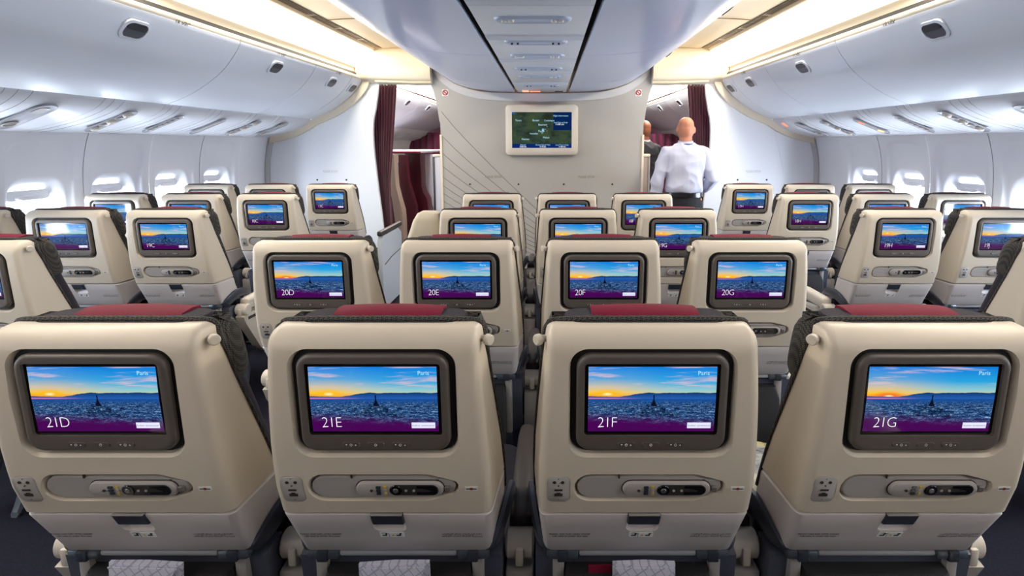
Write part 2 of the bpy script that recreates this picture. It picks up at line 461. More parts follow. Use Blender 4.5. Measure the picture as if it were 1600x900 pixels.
def sample_rr(hw, hh, r, n=10):
    """rounded rectangle sampled side by side so that rings of different size match up"""
    out = []
    for (ax, ay), (bx, by) in (((hw, -hh), (hw, hh)), ((hw, hh), (-hw, hh)), ((-hw, hh), (-hw, -hh)), ((-hw, -hh), (hw, -hh))):
        for i in range(n):
            t = i / n; x, y = ax + (bx - ax) * t, ay + (by - ay) * t
            qx = max(-(hw - r), min(hw - r, x)); qy = max(-(hh - r), min(hh - r, y))
            d = math.hypot(x - qx, y - qy)
            if d > 1e-9 and r > 0: x, y = qx + (x - qx) / d * r, qy + (y - qy) / d * r
            out.append((x, y))
    return out

def window_panel(k, y, s, wn):
    y0, y1 = -0.265, 0.265
    zt, zb = 0.092, -0.80
    zc0 = (zt + zb) / 2
    def P(u, z, o): return (s * (wx_(z, y + u) + o), y + u, EYE + z)
    zw = -0.45
    spec = [  # half width, half height, radius, centre z, outward offset
        (0.2648, (zt - zb) / 2, 0.0, zc0, 0.0), (0.212, 0.395, 0.10, -0.365, 0.0), (0.203, 0.385, 0.10, -0.365, 0.010), (0.19, 0.368, 0.10, -0.37, 0.024),
        (0.180, 0.262, 0.11, zw, 0.028), (0.170, 0.245, 0.11, zw, 0.036), (0.148, 0.215, 0.10, zw, 0.075), (0.134, 0.192, 0.095, zw, 0.105), (0.128, 0.183, 0.09, zw, 0.128)]
    rings = []
    for hw, hh, r, cz, o in spec:
        rings.append([P(u, cz + v, o) for u, v in sample_rr(hw, hh, r, 14)])
    w = one('window_%d' % wn, loft(rings, cap0=False, cap1=False), WALL, angle=50)
    tag(w, kind='structure')
    # pane
    ring = [P(u, zw + v, 0.115) for u, v in sample_rr(0.13, 0.185, 0.09, 14)]
    ring2 = [P(u, zw + v, 0.12) for u, v in sample_rr(0.13, 0.185, 0.09, 14)]
    one('window_pane', loft([ring, ring2]), GLASS, w)
    # shade pulled a little down: slab with a finger lip
    hs = 0.03
    mb = MB()
    a = [P(u, zw + 0.18 - hs + v, 0.088) for u, v in sample_rr(0.131, hs, 0.02, 8)]
    b = [P(u, zw + 0.18 - hs + v, 0.094) for u, v in sample_rr(0.131, hs, 0.02, 8)]
    mb.add(loft([a, b]), WALL)
    a = [P(u, zw + 0.135 + v, 0.070) for u, v in sample_rr(0.07, 0.010, 0.009, 6)]
    b = [P(u, zw + 0.135 + v, 0.09) for u, v in sample_rr(0.075, 0.012, 0.009, 6)]
    mb.add(loft([a, b]), WALL)
    mb.build('window_shade', w)
    return w

wn = 0
WK = WIN_Y
for s, nm in ((-1, 'left'), (1, 'right')):
    for k, y in enumerate(WK):
        wn += 1; window_panel(k, y, s, wn)
    mb = MB()
    # lining ahead of the first window, behind the last one, and the dado below all of them
    def band(y0, y1, za, zb, ny=1):
        n = 14; rings = []
        for i in range(ny + 1):
            yy = y0 + (y1 - y0) * i / ny
            rings.append([(s * wx_(za + (zb - za) * j / n, yy), yy, EYE + za + (zb - za) * j / n) for j in range(n + 1)])
        return loft(rings, closed=False, cap0=False, cap1=False)
    ya = WK[0] + 0.265; yz = WK[-1] - 0.265
    mb.add(band(ya, YF, 0.092, -0.80, 6), WALL); mb.add(band(YR, yz, 0.092, -0.80), WALL)
    mb.add(band(YR, YF, -0.80, -1.43, 4), WALL)
    w = mb.build('wall_%s' % nm); tag(w, kind='structure')
    # seams between the window panels
    sb = MB()
    for k in range(0, len(WK)):
        yy = WK[k] + 0.265
        if k % 2 == 0: continue
        zs = [0.09 - 0.07 * j for j in range(13)]
        sb.add(tube([(s * (wx_(z, yy) - 0.001), yy, EYE + z) for z in zs], 0.0022, 6), mat('seam_grey', rgb(150, 150, 152), 0.6))
    sb.build('panel_seam', w)

# service strips under the bins: a run of panels, each of them a thing
PSEAMS_L = [5.37, 5.13, 4.72, 4.28, 3.83, 3.40, 2.95, 2.42, 1.95, 1.45, 0.9, 0.3, -0.6]
UNITS = [(4.93, 'a'), (4.50, 'b'), (4.06, 'c'), (3.61, 'd'), (3.20, 'b'), (2.69, 'a'), (2.2, 'b'), (1.7, 'c'), (1.2, 'b'), (0.6, 'a')]
unit_word = {'a': 'round speaker recess', 'b': 'air nozzle row', 'c': 'slim sign recess', 'd': 'row of switches'}
def service_panel(i, s):
    y1, y0 = PSEAMS_L[i], PSEAMS_L[i + 1]
    mb = MB().add(strip(P_PSU, y0 + 0.002, y1 - 0.002, s, 1, 0.02), PSU)
    p = mb.build('service_panel')
    cand = [u for u in UNITS if y0 < u[0] < y1]
    PP = catmull(P_PSU, 3)
    for yy in (y0 + .06, y0 + .13) if i else ():
        pts = []
        for q in range(len(PP)):
            a_, b_ = PP[max(q - 1, 0)], PP[min(q + 1, len(PP) - 1)]; L_ = math.hypot(b_[0] - a_[0], b_[1] - a_[1])
            nx_, nz_ = -(b_[1] - a_[1]) / L_, (b_[0] - a_[0]) / L_
            pts.append((s * (sx(PP[q][0], PP[q][2], yy) + nx_ * .0198), yy, EYE + PP[q][1] + nz_ * .0198))
        one('panel_joint', tube(pts, .0018, 5), mat('seam_grey', rgb(150, 150, 152), 0.6), p)
    for yc, kind in cand:
        fn = frame_on(P_PSU, 0.44, yc, s, 0.0205)
        hl = 0.165 if kind in 'ab' else 0.15; hw = {'a': 0.062, 'b': 0.045, 'c': 0.04, 'd': 0.035}[kind]
        out = [(x, y) for x, y in rrect(hw, hl, hw * 0.98, 8)]
        dish = MB()
        prof = [(1.0, 0.003), (0.95, 0.009), (0.88, 0.008), (0.82, 0.0055), (0.4, 0.0045), (0.02, 0.0045)]
        v, f = [], []
        rings = [[fn(x * q if abs(x) > 0 else 0, (abs(y) - (1 - q) * hw) * (1 if y > 0 else -1) if abs(y) > (1 - q) * hw else 0, o) for x, y in out] for q, o in prof]
        dish.add(loft(rings, cap0=False), mat('service_recess', rgb(150, 150, 156), 0.35))
        d = dish.build('recess', p)
        fn0 = fn
        fn = lambda u, v, o, f0=fn0: f0(u, v, o + .0065)
        if kind == 'a':
            ring = tube([fn(0.03 * math.cos(a), -0.085 + 0.03 * math.sin(a), 0.004) for a in [2 * PI * j / 20 for j in range(21)]], 0.003, 6)
            one('speaker_ring', ring, IVORY, p)
            one('speaker', loft([[fn(0.028 * math.cos(a), -0.085 + 0.028 * math.sin(a), o) for a in [2 * PI * j / 20 for j in range(20)]] for o in (-0.004, 0.001)]), mat('speaker_dark', rgb(90, 84, 84), 0.6), p)
            one('sign_window', loft([[fn(x, 0.09 + y, o) for x, y in rrect(0.03, 0.035, 0.02, 4)] for o in (-0.004, 0.002)]), GREYPL, p)
        elif kind == 'b':
            for q in range(5):
                yy = -0.11 + 0.055 * q
                if q % 2 == 0:
                    one('air_nozzle', loft([[fn(r * math.cos(a), yy + r * math.sin(a), o) for a in [2 * PI * j / 16 for j in range(16)]] for r, o in ((0.025, -0.003), (0.024, 0.008), (0.016, 0.014), (0.006, 0.010))]), IVORY, p)
                else:
                    one('reading_light', loft([[fn(r * math.cos(a), yy + r * math.sin(a), o) for a in [2 * PI * j / 16 for j in range(16)]] for r, o in ((0.022, -0.003), (0.020, 0.006), (0.012, 0.002))]), GREYPL, p)
        elif kind == 'c':
            one('sign_window', loft([[fn(x, y, o) for x, y in rrect(0.02, 0.11, 0.018, 4)] for o in (-0.003, 0.002)]), GREYPL, p)
            if s > 0:
                one('warning_light', loft([[fn(x, -0.085 + y, o) for x, y in rrect(0.016, 0.024, 0.012, 4)] for o in (0.0, 0.005)]), LITAMBER, p)
                one('warning_light', loft([[fn(x, 0.085 + y, o) for x, y in rrect(0.014, 0.024, 0.012, 4)] for o in (0.0, 0.005)]), LITRED, p)
        else:
            for q in range(6):
                one('switch', loft([[fn(x, -0.10 + 0.04 * q + y, o) for x, y in rrect(0.011, 0.013, 0.006, 3)] for o in (-0.003, 0.006)]), GREYPL, p)
    return p, cand
for s, side in ((-1, 'left'), (1, 'right')):
    for i in range(9):
        p, cand = service_panel(i, s)
        near = ['beside the front partition', 'second from the partition', 'third from the partition', 'fourth from the partition', 'fifth from the partition', 'sixth from the partition', 'seventh from the partition', 'eighth from the partition', 'ninth from the partition'][i]
        what = unit_word[cand[0][1]] if cand else 'plain face'
        tag(p, '%s side service panel with %s, %s' % (side, what, near), 'ceiling panel', 'service panels under the side bins')
        if s > 0 and i == 0:
            fn = frame_on(P_PSU, 0.62, 5.22, s, 0.0205)
            one('warning_light', loft([[fn(x, y, o) for x, y in rrect(0.02, 0.03, 0.012, 4)] for o in (0.0, 0.004)]), LITRED, p)

# side overhead bins
def overhead_bin(y0, y1, s, handle_y, label, grp='side overhead bins'):
    e = empty('overhead_bin', (s * 2.1, (y0 + y1) / 2, EYE + 0.5)); tag(e, label, 'overhead bin', grp)
    off = Vector(e.location)
    def rel(vf): return [tuple(Vector(p) - off) for p in vf[0]], vf[1]
    y0 += 0.003; y1 -= 0.003
    body = P_BIN_BODY
    rings = [[(s * sx(x, k, y), y, EYE + z) for x, z, k in body] for y in (y0 + .004, y1 - .004)]
    one('bin_body', rel(loft(rings)), DARKGAP, e)
    door = catmull(P_BIN, 4)
    one('door', rel(strip(P_BIN[:-1] + [(1.817, .640, .034)], y0, y1, s, 1, 0.022)), BIN, e)
    one('top_ledge', rel(strip([(1.816, .646, .034), (1.806, .656, .035), (1.808, .668, .035)], y0, y1, s, 1, 0.02)), TRIMC, e)
    fn = frame_on(P_BIN, 0.62, handle_y, s, 0.022)
    fr = MB()
    o0 = rrect(0.078, 0.054, 0.04, 6); o1 = rrect(0.064, 0.042, 0.034, 6)
    fr.add(rel(loft([[fn(x, y, -0.005) for x, y in o0], [fn(x, y, 0.008) for x, y in o0], [fn(x, y, 0.011) for x, y in o1], [fn(x, y, 0.003) for x, y in o1]], cap0=False, cap1=False)), BIN)
    h = fr.build('handle', e)
    lb = MB().add(rel(loft([[fn(x, y, o) for x, y in o1] for o in (-0.004, 0.0065)])), mat('handle_grey', rgb(78, 80, 88), 0.35))
    lb.add(rel(loft([[fn(x, y, o) for x, y in rrect(0.056, 0.016, 0.014, 4, 0, 0.018)] for o in (0.0, 0.0105)])), mat('handle_grey2', rgb(50, 50, 56), 0.4))
    lb.build('latch', h)
    return e
P_BIN_BODY = [(2.34, .32, .02), (2.17, .385, .022), (2.0, .485, .025), (1.90, .58, .03), (1.85, .64, .034), (1.835, .672, .035), (1.95, .70, .035), (2.55, .70, .04), (2.62, .45, .04), (2.5, .33, .03)]
ROWNUM = {5.1: '17', 4.4: '17', 3.4: '18', 1.6: '18', -0.4: '20'}
BIN_SEAMS = [(5.12, 5.365, 5.25), (4.40, 5.12, 4.79), (3.40, 4.40, 3.88), (1.75, 3.40, 2.63), (0.1, 1.75, 0.9), (-2.5, 0.1, -1.2)]
binlab = ['shortest %s side overhead bin, tucked against the front partition', '%s side overhead bin second from the front partition', '%s side overhead bin third from the front partition', 'widest visible %s side overhead bin with the largest oval handle', '%s side overhead bin cut off by the photo edge', '%s side overhead bin behind the viewer']
for s, side in ((-1, 'left'), (1, 'right')):
    for i, (a, b, h) in enumerate(BIN_SEAMS):
        e = overhead_bin(a, b, s, h, 'white curved ' + binlab[i] % side)
        if i in (1, 2, 3):
            yl = {1: 4.95, 2: 4.0, 3: 3.02}[i] - 0.12
            fn = frame_on([(1.821, .629, .033), (1.808, .66, .035), (1.806, .68, .035)], 0.3, yl, s, 0.0195)
            off = Vector(e.location)
            t = text_vf({1: '17 ABC', 2: '17 ABC', 3: '18 ABC'}[i] if s < 0 else {1: '17 HJK', 2: '17 HJK', 3: '18 HJK'}[i], 0.035, align='CENTER')
            sgn = 1 if s < 0 else -1
            v = [tuple(Vector(fn(sgn * x, -y + 0.012, 0.004)) - off) for x, y, z in t[0]]
            one('row_marking', (v, t[1]), DARKINK, e, fix=False)

for s, side in ((-1, 'left'), (1, 'right')):
    for i, (a, b) in enumerate([(5.5, 6.55), (6.55, 7.6), (7.6, 8.65), (8.65, 10.2)]):
        overhead_bin(a, b, s, (a + b) / 2, 'white bin in the cabin beyond the %s aisle opening, %s from the partition' % (side, ['first', 'second', 'third', 'fourth'][i]), 'bins of the cabin ahead')
    mb = MB().add(strip(P_PSU, 5.5, 10.2, s, 1, 0.02), PSU)
    p = mb.build('service_panel'); tag(p, 'long service panel under the %s bins of the cabin ahead' % side, 'ceiling panel')
    for yc in (6.0, 6.5, 7.1, 7.7, 8.3, 8.9):
        fn = frame_on(P_PSU, 0.44, yc, s, .0205)
        one('recess', loft([[fn(x, y, o) for x, y in rrect(.04, .13, .038, 5)] for o in (-.003, .004)]), IVORY, p)

# coves, side ceiling, centre
for s, side, n in ((-1, 'left', 1), (1, 'right', 2)):
    mb = MB()
    mb.add(strip(P_COVE, YR, YF, s, 3), COVE)
    mb.add(strip([(1.572, .94, .04), (1.625, .935, .04)], YR, YF, s, 3), COVE)
    # dark recess between bin top and cove lip
    mb.add(strip([(1.838, .712, .035), (1.822, .700, .035), (1.812, .676, .035), (1.86, .66, .035)], YR, 5.38, s, 3, n=1), DARKGAP)
    tag(mb.build('trim_%d' % n), kind='structure')
    # cove glow: emission stands in for strip light on the cove, per side and cabin
    for (ya, yb, wh) in ((YR, 5.36, 'in this cabin'), (5.5, 10.2, 'in the cabin beyond the partition')):
        d = one('cove_glow', strip([(1.832, .762, .035), (1.795, .81, .036), (1.745, .86, .038), (1.69, .902, .04), (1.655, .92, .04)], ya, yb, s, 3, 0.004, 0.002), LITCOVE)
        tag(d, 'glowing warm white light cove above the %s side bins %s' % (side, wh), 'light', 'light coves')
    g = MB()
    y = 5.30
    while y > 0.5:
        for q in range(3):
            g.add(strip([(1.578 + q * 0.017, .937, .04), (1.588 + q * 0.017, .936, .04)], y - 0.40, y, s, 1, -0.003, -0.001), GRILLE)
        y -= 0.45
    gr = g.build('air_grille')
    tag(gr, 'brown slotted air grille running along the %s light cove' % side, 'grille', 'ceiling air grilles')

ceil = MB()
for s in (-1, 1):
    ceil.add(strip(P_SIDECEIL, YR, YF, s, 2), COVE)
ceil.add(box(-1.2, 1.2, YR, YF, EYE + 0.96, EYE + 1.0), COVE)
ceil.add(box(-3.1, 3.1, YR, YF, EYE + 1.02, EYE + 1.06), COVE)
tag(ceil.build('ceiling'), kind='structure')
for s, n_ in ((-1, 6), (1, 7)):
    g_ = one('trim_%d' % n_, strip([(2.365, .215, .021), (2.322, .262, .02)], YR, 5.37, s, 1, n=1), DARKGAP); tag(g_, kind='structure')  # dark strip painting in the shadow gap under the bins
sl = MB()
for s in (-1, 1):
    for yy in (4.15, 2.3):
        sl.add(tube([(s * sx(p[0], p[2], yy), yy, EYE + p[1] - 0.002) for p in catmull(P_SIDECEIL[:4], 3)], 0.003, 6), GRILLE)
    sl.add(strip([(1.560, .940, .04), (1.566, .940, .04)], YR, 5.3, s, 1, -0.003, 0), DARKGAP)
tag(sl.build('trim_3'), kind='structure')

def centre_bin(y0, y1, s, label):
    e = empty('centre_overhead_bin', (s * 0.7, (y0 + y1) / 2, EYE + 0.7)); tag(e, label, 'overhead bin', 'centre overhead bins')
    off = Vector(e.location)
    def rel(vf): return [tuple(Vector(p) - off) for p in vf[0]], vf[1]
    y0 += .003; y1 -= .003
    body = [(p[0] + (0 if i > 5 else -.03), p[1] + .03) for i, p in enumerate(P_CBIN)] + [(.28, .95), (1.10, .95)]
    one('bin_body', rel(loft([[(s * x, y, EYE + z) for x, z in body] for y in (y0 + .004, y1 - .004)])), DARKGAP, e)
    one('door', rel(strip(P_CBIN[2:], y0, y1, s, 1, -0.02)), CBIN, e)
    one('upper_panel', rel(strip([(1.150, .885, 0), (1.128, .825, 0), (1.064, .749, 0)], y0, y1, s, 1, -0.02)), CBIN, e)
    for yy in (y1 - 0.12,):
        fn = frame_on(P_CBIN, 0.27, yy, s, .004)
        one('latch', rel(loft([[fn(x, y, o) for x, y in rrect(0.07, 0.016, 0.014, 4)] for o in (-0.012, 0.008)])), DARKGAP, e)
    return e
CB = [(4.65, 5.38), (3.20, 4.65), (2.0, 3.20), (0.55, 2.0), (-1.2, 0.55), (-2.55, -1.2)]
CBW = ['ending at the front partition', 'second from the front partition', 'third from the front partition', 'fourth from the front partition, cut by the top edge', 'overhead at the camera', 'behind the camera']
for s, side in ((-1, 'left'), (1, 'right')):
    for (a, b), w in zip(CB, CBW):
        centre_bin(a, b, s, 'pale centre bin on the %s, %s' % (side, w))

# middle service strip
def centre_panel(y0, y1, units, label, last=False):
    e = empty('centre_service_panel', (0, (y0 + y1) / 2, EYE + .53)); tag(e, label, 'ceiling panel', 'middle service panels')
    cy = (y0 + y1) / 2
    mb = MB().add(box(-.243, .243, y0 + .002 - cy, y1 - .002 - cy, -.006, .04, .004), PSU)
    n = int((y1 - y0) / 0.028)
    mb.build('panel', e)
    ribs = MB()
    for q in range(6):
        for yy in (y0 + 0.03 + q * 0.017,):
            if yy < y1: ribs.add(box(-.24, .24, yy - cy - .004, yy - cy + .004, -.0125, -.004, .002), PSU)
    ribs.build('ribs', e)
    for yy, kind in units:
        o = rrect(0.165, 0.045, 0.042, 6)
        d = MB().add(loft([[(x * q, yy - cy + y * q, h) for x, y in o] for q, h in ((1.0, -.006), (.97, -.014), (.90, -.018), (.8, -.014), (.3, -.012))], cap0=False), mat('centre_recess', rgb(186, 194, 212), 0.3))
        d.build('recess', e)
        if kind:
            for xx in (-.12, -.09, 0.09, .12):
                one('reading_light' if kind == 1 else 'button', cyl((xx, yy - cy, -.012), (xx, yy - cy, -.022), .014 if kind == 1 else .006, .011 if kind == 1 else .005, 14), IVORY if kind == 1 else MATTBLACK, e)
    if last:
        for xx, zz, w, h in ((-.17, 0, .035, .05),):
            one('seat_belt_sign', box(-.19, -.125, y1 - cy - .10, y1 - cy - .05, -.0125, -.005, .002), mat('lit_red_soft', (0, 0, 0, 1), .5, emit=1.0, ecol=(1, .45, .32, 1)), e)
            one('no_smoking_light', box(-.19, -.125, y1 - cy - .18, y1 - cy - .13, -.0125, -.005, .002), mat('lit_red_soft', (0, 0, 0, 1)), e)
            for k in range(2):
                one('lit_lettering', box(-.115, -.015, y1 - cy - .10 + k * .03, y1 - cy - .085 + k * .03, -.012, -.005), LITRED, e)
            t = text_vf('EXIT', 0.04, align='CENTER')
        one('sign_lens', box(.13, .21, y1 - cy - .10, y1 - cy - .075, -.012, -.005), DARKINK, e)
CP = [(4.55, 5.385, [(4.75, 2)], 'ahead with glowing red seat belt sign', True), (3.9, 4.55, [(4.15, 1)], 'with round reading lights, second from front', False),
      (3.3, 3.9, [(3.72, 2)], 'third from front partition', False), (2.6, 3.3, [(3.2, 1), (2.78, 2)], 'fourth from front partition with two pads', False),
      (1.95, 2.6, [(2.29, 1)], 'with wide recess pad, cut by top edge', False), (0.8, 1.95, [(1.5, 2)], 'above the camera', False), (-2.5, 0.8, [], 'plain, behind camera', False)]
for a, b, u, l, last in CP: centre_panel(a, b, u, 'ribbed white middle service panel ' + l, last)

# ------------------------------------------------------------------ front partitions
def extrude_xz(outline, y0, y1, bev=0.004):
    """outline in (x,z) world; solid from y0 (near) to y1"""
    cx = sum(p[0] for p in outline) / len(outline); cz = sum(p[1] for p in outline) / len(outline)
    return loft([[(x, y0, z) for x, z in outline], [(x, y1, z) for x, z in outline]])
# centre partition
half = [(1.03, -1.43), (1.03, .05), (1.045, .25), (1.06, .38), (1.09, .52), (1.13, .63), (1.145, .74), (1.135, .80), (1.115, .815), (1.09, .80)]
under = [(1.05, .735), (.96, .665), (.85, .60), (.704, .55), (.50, .525), (.26, .515)]
R = catmull(half, 3) + catmull(under, 3)
out = [(x, EYE + z) for x, z in R] + [(-x, EYE + z) for x, z in R[::-1]]
wf = one('wall_front', extrude_xz(out, YB - 0.04, YB), mat('centre_partition', rgb(176, 173, 168), .45, var=.03, vscale=3))
tag(wf, kind='structure')
trim = catmull([(1.10, .80), (1.05, .73), (.96, .66), (.85, .596), (.704, .546), (.50, .520), (0, .510)], 3)
trimlow = catmull([(1.10, .77), (1.05, .665), (.96, .585), (.85, .52), (.704, .473), (.50, .445), (0, .432)], 3)
o2 = [(x, EYE + z) for x, z in trim] + [(-x, EYE + z) for x, z in trim[::-1][1:]] + [(-x, EYE + z) for x, z in trimlow[:-1]] + [(x, EYE + z) for x, z in trimlow[::-1]]
def quadstrip(A, B, y0, y1):
    rings = []
    for (ax, az), (bx, bz) in zip(A, B):
        rings.append([(ax, y0, az), (bx, y0 , bz), (bx, y1, bz), (ax, y1, az)])
    return loft(rings)
A = [(x, EYE + z) for x, z in trim] + [(-x, EYE + z) for x, z in trim[::-1][1:]]
B = [(x, EYE + z) for x, z in trimlow] + [(-x, EYE + z) for x, z in trimlow[::-1][1:]]
one('top_trim', quadstrip(A, B, YB - .055, YB - .02), mat('partition_trim', rgb(200, 199, 200), .4), wf)
# fine engraved lines fanning over the left of the partition
ln = MB()
LINE = mat('partition_line', rgb(136, 132, 122), .5)
fan = [((-1.02, a_), (0.0, b_)) for a_, b_ in zip((.333, .09, -.085, -.22, -.33, -.42, -.50, -.58, -.65, -.72), (-.72, -.80, -.86, -.92, -.97, -1.02, -1.06, -1.10, -1.14, -1.18))]
for (x0, z0), (x1, z1) in fan:
    pts = []
    for i in range(9):
        t = i / 8; pts.append((x0 + (x1 - x0) * t, YB - .041, EYE + z0 + (z1 - z0) * (t ** 0.92)))
    ln.add(tube(pts, 0.003, 4), LINE)
ln.build('fan_lines', wf)
dots = MB()
for px in (734, 810, 881, 957):
    x = (px - 857) * 5.4 / 820 + .067; dots.add(cyl((x, YB - .045, EYE - .405), (x, YB - .03, EYE - .405), .010, n=12), DARKINK)
dots.build('screw_cap', wf)
for x0 in (-.50, .46):
    t = text_vf('PLEASE  STOW', 0.042, align='CENTER')
    one('partition_lettering', ([(x0 + p[0] * .62, YB - .0425, EYE - .34 + p[1] * .8) for p in t[0]], t[1]), mat('gold_lettering', rgb(132, 122, 86), .5), wf, fix=False)
# side posts / aisle linings of the centre partition
for s in (-1, 1):
    one('edge_trim', box(s * 1.03 - .012, s * 1.03 + .012, YB - .05, YB + .02, 0, EYE + .1, .005), TRIMC, wf)

# wing partitions
for s, nm in ((-1, 'left'), (1, 'right')):
    inner = catmull([(1.66, -1.43), (1.66, -.9), (1.70, -.40), (1.725, -.02), (1.72, .22), (1.69, .36), (1.665, .50), (1.655, .60), (1.66, .655), (1.69, .67)], 3)
    top = [(1.82, .675)] + [(p[0] + .02, p[1] - .015) for p in catmull(P_BIN, 3)[::-1]] + [(p[0], p[1]) for p in catmull(P_PSU, 3)[::-1]]
    outer = [(p[0] + .02, p[1]) for p in catmull(P_WALL, 3)]
    o = [(s * x, EYE + z) for x, z in inner] + [(s * x, EYE + z) for x, z in top] + [(s * p[0], EYE + p[1]) for p in outer]
    w = one('wall_front_%s' % nm, extrude_xz(o, YB - .03, YB + .01), WINGW); tag(w, kind='structure')
    # raised rim that follows the bins
    ins = [(1.66, .66), (1.81, .66)] + []
    A = [(p[0] + .0, p[1] - .01) for p in catmull(P_BIN[1:], 3)[::-1]] + [(2.32, .262), (2.40, .20), (2.52, .145), (2.66, .10), (2.77, .08)]
    Bo = [(1.66, .66), (1.665, .60), (1.70, .53)]
    A2 = [(1.80, .672), (1.81, .62), (1.862, .548), (1.96, .445), (2.13, .333), (2.31, .258), (2.40, .195), (2.52, .14), (2.66, .10), (2.76, .08)]
    B2 = [(1.725, .672), (1.735, .60), (1.79, .51), (1.90, .40), (2.08, .285), (2.27, .205), (2.37, .145), (2.50, .085), (2.65, .04), (2.77, .015)]
    A2, B2 = catmull(A2, 3), catmull(B2, 3)
    one('bin_rim', quadstrip([(s * x, EYE + z) for x, z in A2], [(s * x, EYE + z) for x, z in B2], YB - .075, YB - .02), TRIMC, w)
    # vertical rim along the side lining
    A3 = [(wx_(z, YB) - .002, z) for z in [.05 - .1 * i for i in range(15)]]
    B3 = [(x - .045, z) for x, z in A3]
    one('side_rim', quadstrip([(s * x, EYE + z) for x, z in A3], [(s * x, EYE + z) for x, z in B3], YB - .05, YB - .02), mat('rim_grey', rgb(196, 196, 196), .4), w)
    for x in (2.02, 2.32):
        one('screw_cap', cyl((s * x, YB - .034, EYE - .36), (s * x, YB - .02, EYE - .36), .009, n=10), DARKINK, w)
    t = text_vf('PLEASE STOW', 0.04, align='CENTER')
    one('partition_lettering', ([(s * 2.18 + p[0] * .6, YB - .0325, EYE - .285 + p[1] * .8) for p in t[0]], t[1]), mat('pale_lettering', rgb(188, 190, 190), .5), w, fix=False)

# header over each aisle: cream rounded box with a light pod at its outer end
for s, nm, n in ((-1, 'left', 4), (1, 'right', 5)):
    sec = [(YB - .13, .80), (YB - .15, .74), (YB - .14, .67), (YB - .10, .635), (YB + .02, .63), (YB + .02, .95), (YB - .09, .95), (YB - .12, .88)]
    sec = catmull(sec + [sec[0]], 3)[:-1]
    xs = [1.10, 1.25, 1.45, 1.62, 1.75, 1.84]
    dz = [-.01, -.012, -.005, 0, 0, 0]
    rings = [[(s * x, y, EYE + z + (d if z < .7 else 0)) for y, z in sec] for x, d in zip(xs, dz)]
    h = one('trim_%d' % n, loft(rings), TRIMC); tag(h, kind='structure')
    rim = tube([(s * x, YB - .10, EYE + .628 + d) for x, d in ((1.10, -.012), (1.3, -.012), (1.5, -.006), (1.66, 0))], .012, 8)
    one('header_rim', rim, COVE, h)
    one('end_ring', tube([(s * 1.845, YB - .06 + .09 * math.cos(a), EYE + .80 + .11 * math.sin(a)) for a in [2 * PI * j / 24 for j in range(25)]], .008, 6), GRILLE, h)

# wall monitor with the moving map
mon = empty('wall_monitor', (0, YB - .04, EYE + .145)); tag(mon, 'cream framed wall monitor with a dark green flight map on the centre partition', 'monitor')
fo = rrect(.365, .255, .045, 8); fi = rrect(.300, .178, .004, 8, 0, .0)
rings = [[(x, 0, z) for x, z in fo], [(x, -.05, z) for x, z in fo], [(x * .985, -.064, z * .98) for x, z in fo], [(x * .94, -.072, z * .93) for x, z in fo], [(x, -.074, z) for x, z in fi], [(x, -.068, z) for x, z in fi]]
one('frame', loft(rings), mat('monitor_cream', rgb(214, 206, 194), .35), mon)
def quad_uv(name, x0, x1, z0, z1, y, material, parent, fn=None):
    me = bpy.data.meshes.new(name)
    n = 6; vs, fs, uv = [], [], []
    for j in range(n + 1):
        for i in range(n + 1):
            u, v = i / n, j / n; p = (x0 + (x1 - x0) * u, y, z0 + (z1 - z0) * v)
            vs.append(fn(*p) if fn else p); uv.append((u, v))
    for j in range(n):
        for i in range(n): fs.append([j * (n + 1) + i, j * (n + 1) + i + 1, (j + 1) * (n + 1) + i + 1, (j + 1) * (n + 1) + i])
    me.from_pydata(vs, [], fs); me.materials.append(material)
    l = me.uv_layers.new(name='UVMap')
    for p in me.polygons:
        for li in p.loop_indices: l.data[li].uv = uv[me.loops[li].vertex_index]
    o = bpy.data.objects.new(name, me); COL.objects.link(o); o.parent = parent; return o
def map_mat():
    m = bpy.data.materials.new('screen_flight_map'); m.use_nodes = True
    nt = m.node_tree; nt.nodes.remove(nt.nodes['Principled BSDF']); N = NB(nt)
    uvn = nt.nodes.new('ShaderNodeUVMap'); uvn.uv_map = 'UVMap'
    sp = nt.nodes.new('ShaderNodeSeparateXYZ'); nt.links.new(uvn.outputs[0], sp.inputs[0])
    u, v = sp.outputs[0], sp.outputs[1]
    n1 = N.noise(uvn.outputs[0], 4, 6, .6)
    c = N.ramp(n1, [(.35, rgb(34, 40, 32)), (.5, rgb(48, 64, 52)), (.62, rgb(58, 72, 44)), (.75, rgb(70, 60, 50))])
    bar = N.m('LESS_THAN', v, .115); c = N.mix(bar, c, rgb(10, 36, 96))
    pan = N.m('MULTIPLY', N.m('GREATER_THAN', u, .69), N.m('GREATER_THAN', v, .5)); c = N.mix(pan, c, rgb(8, 32, 76))
    tl = N.m('MULTIPLY', N.m('LESS_THAN', u, .05), N.m('GREATER_THAN', v, .955)); c = N.mix(tl, c, rgb(20, 90, 170))
    em = nt.nodes.new('ShaderNodeEmission'); nt.links.new(c, em.inputs[0]); nt.links.new(em.outputs[0], nt.nodes['Material Output'].inputs['Surface'])
    return m
scr = quad_uv('screen', -.300, .300, -.178, .178, -.070, map_mat(), mon)
tx = MB()
def mtext(s, x, z, size, material):
    t = text_vf(s, size, align='CENTER'); tx.add(([(x + p[0], -.0715, z + p[1]) for p in t[0]], t[1]), material)
for s, x, z in (('Tours', -.235, .088), ('Rouen', -.06, .088), ('Compiegne', .075, .088), ('Beauvais', .01, .045), ('Versailles', -.08, -.042), ('Melun', .045, -.082), ('Nantes', -.165, -.098), ('Paris', -.01, -.018)):
    mtext(s, x, z, .026 if len(s) < 9 else .022, LITCYAN)
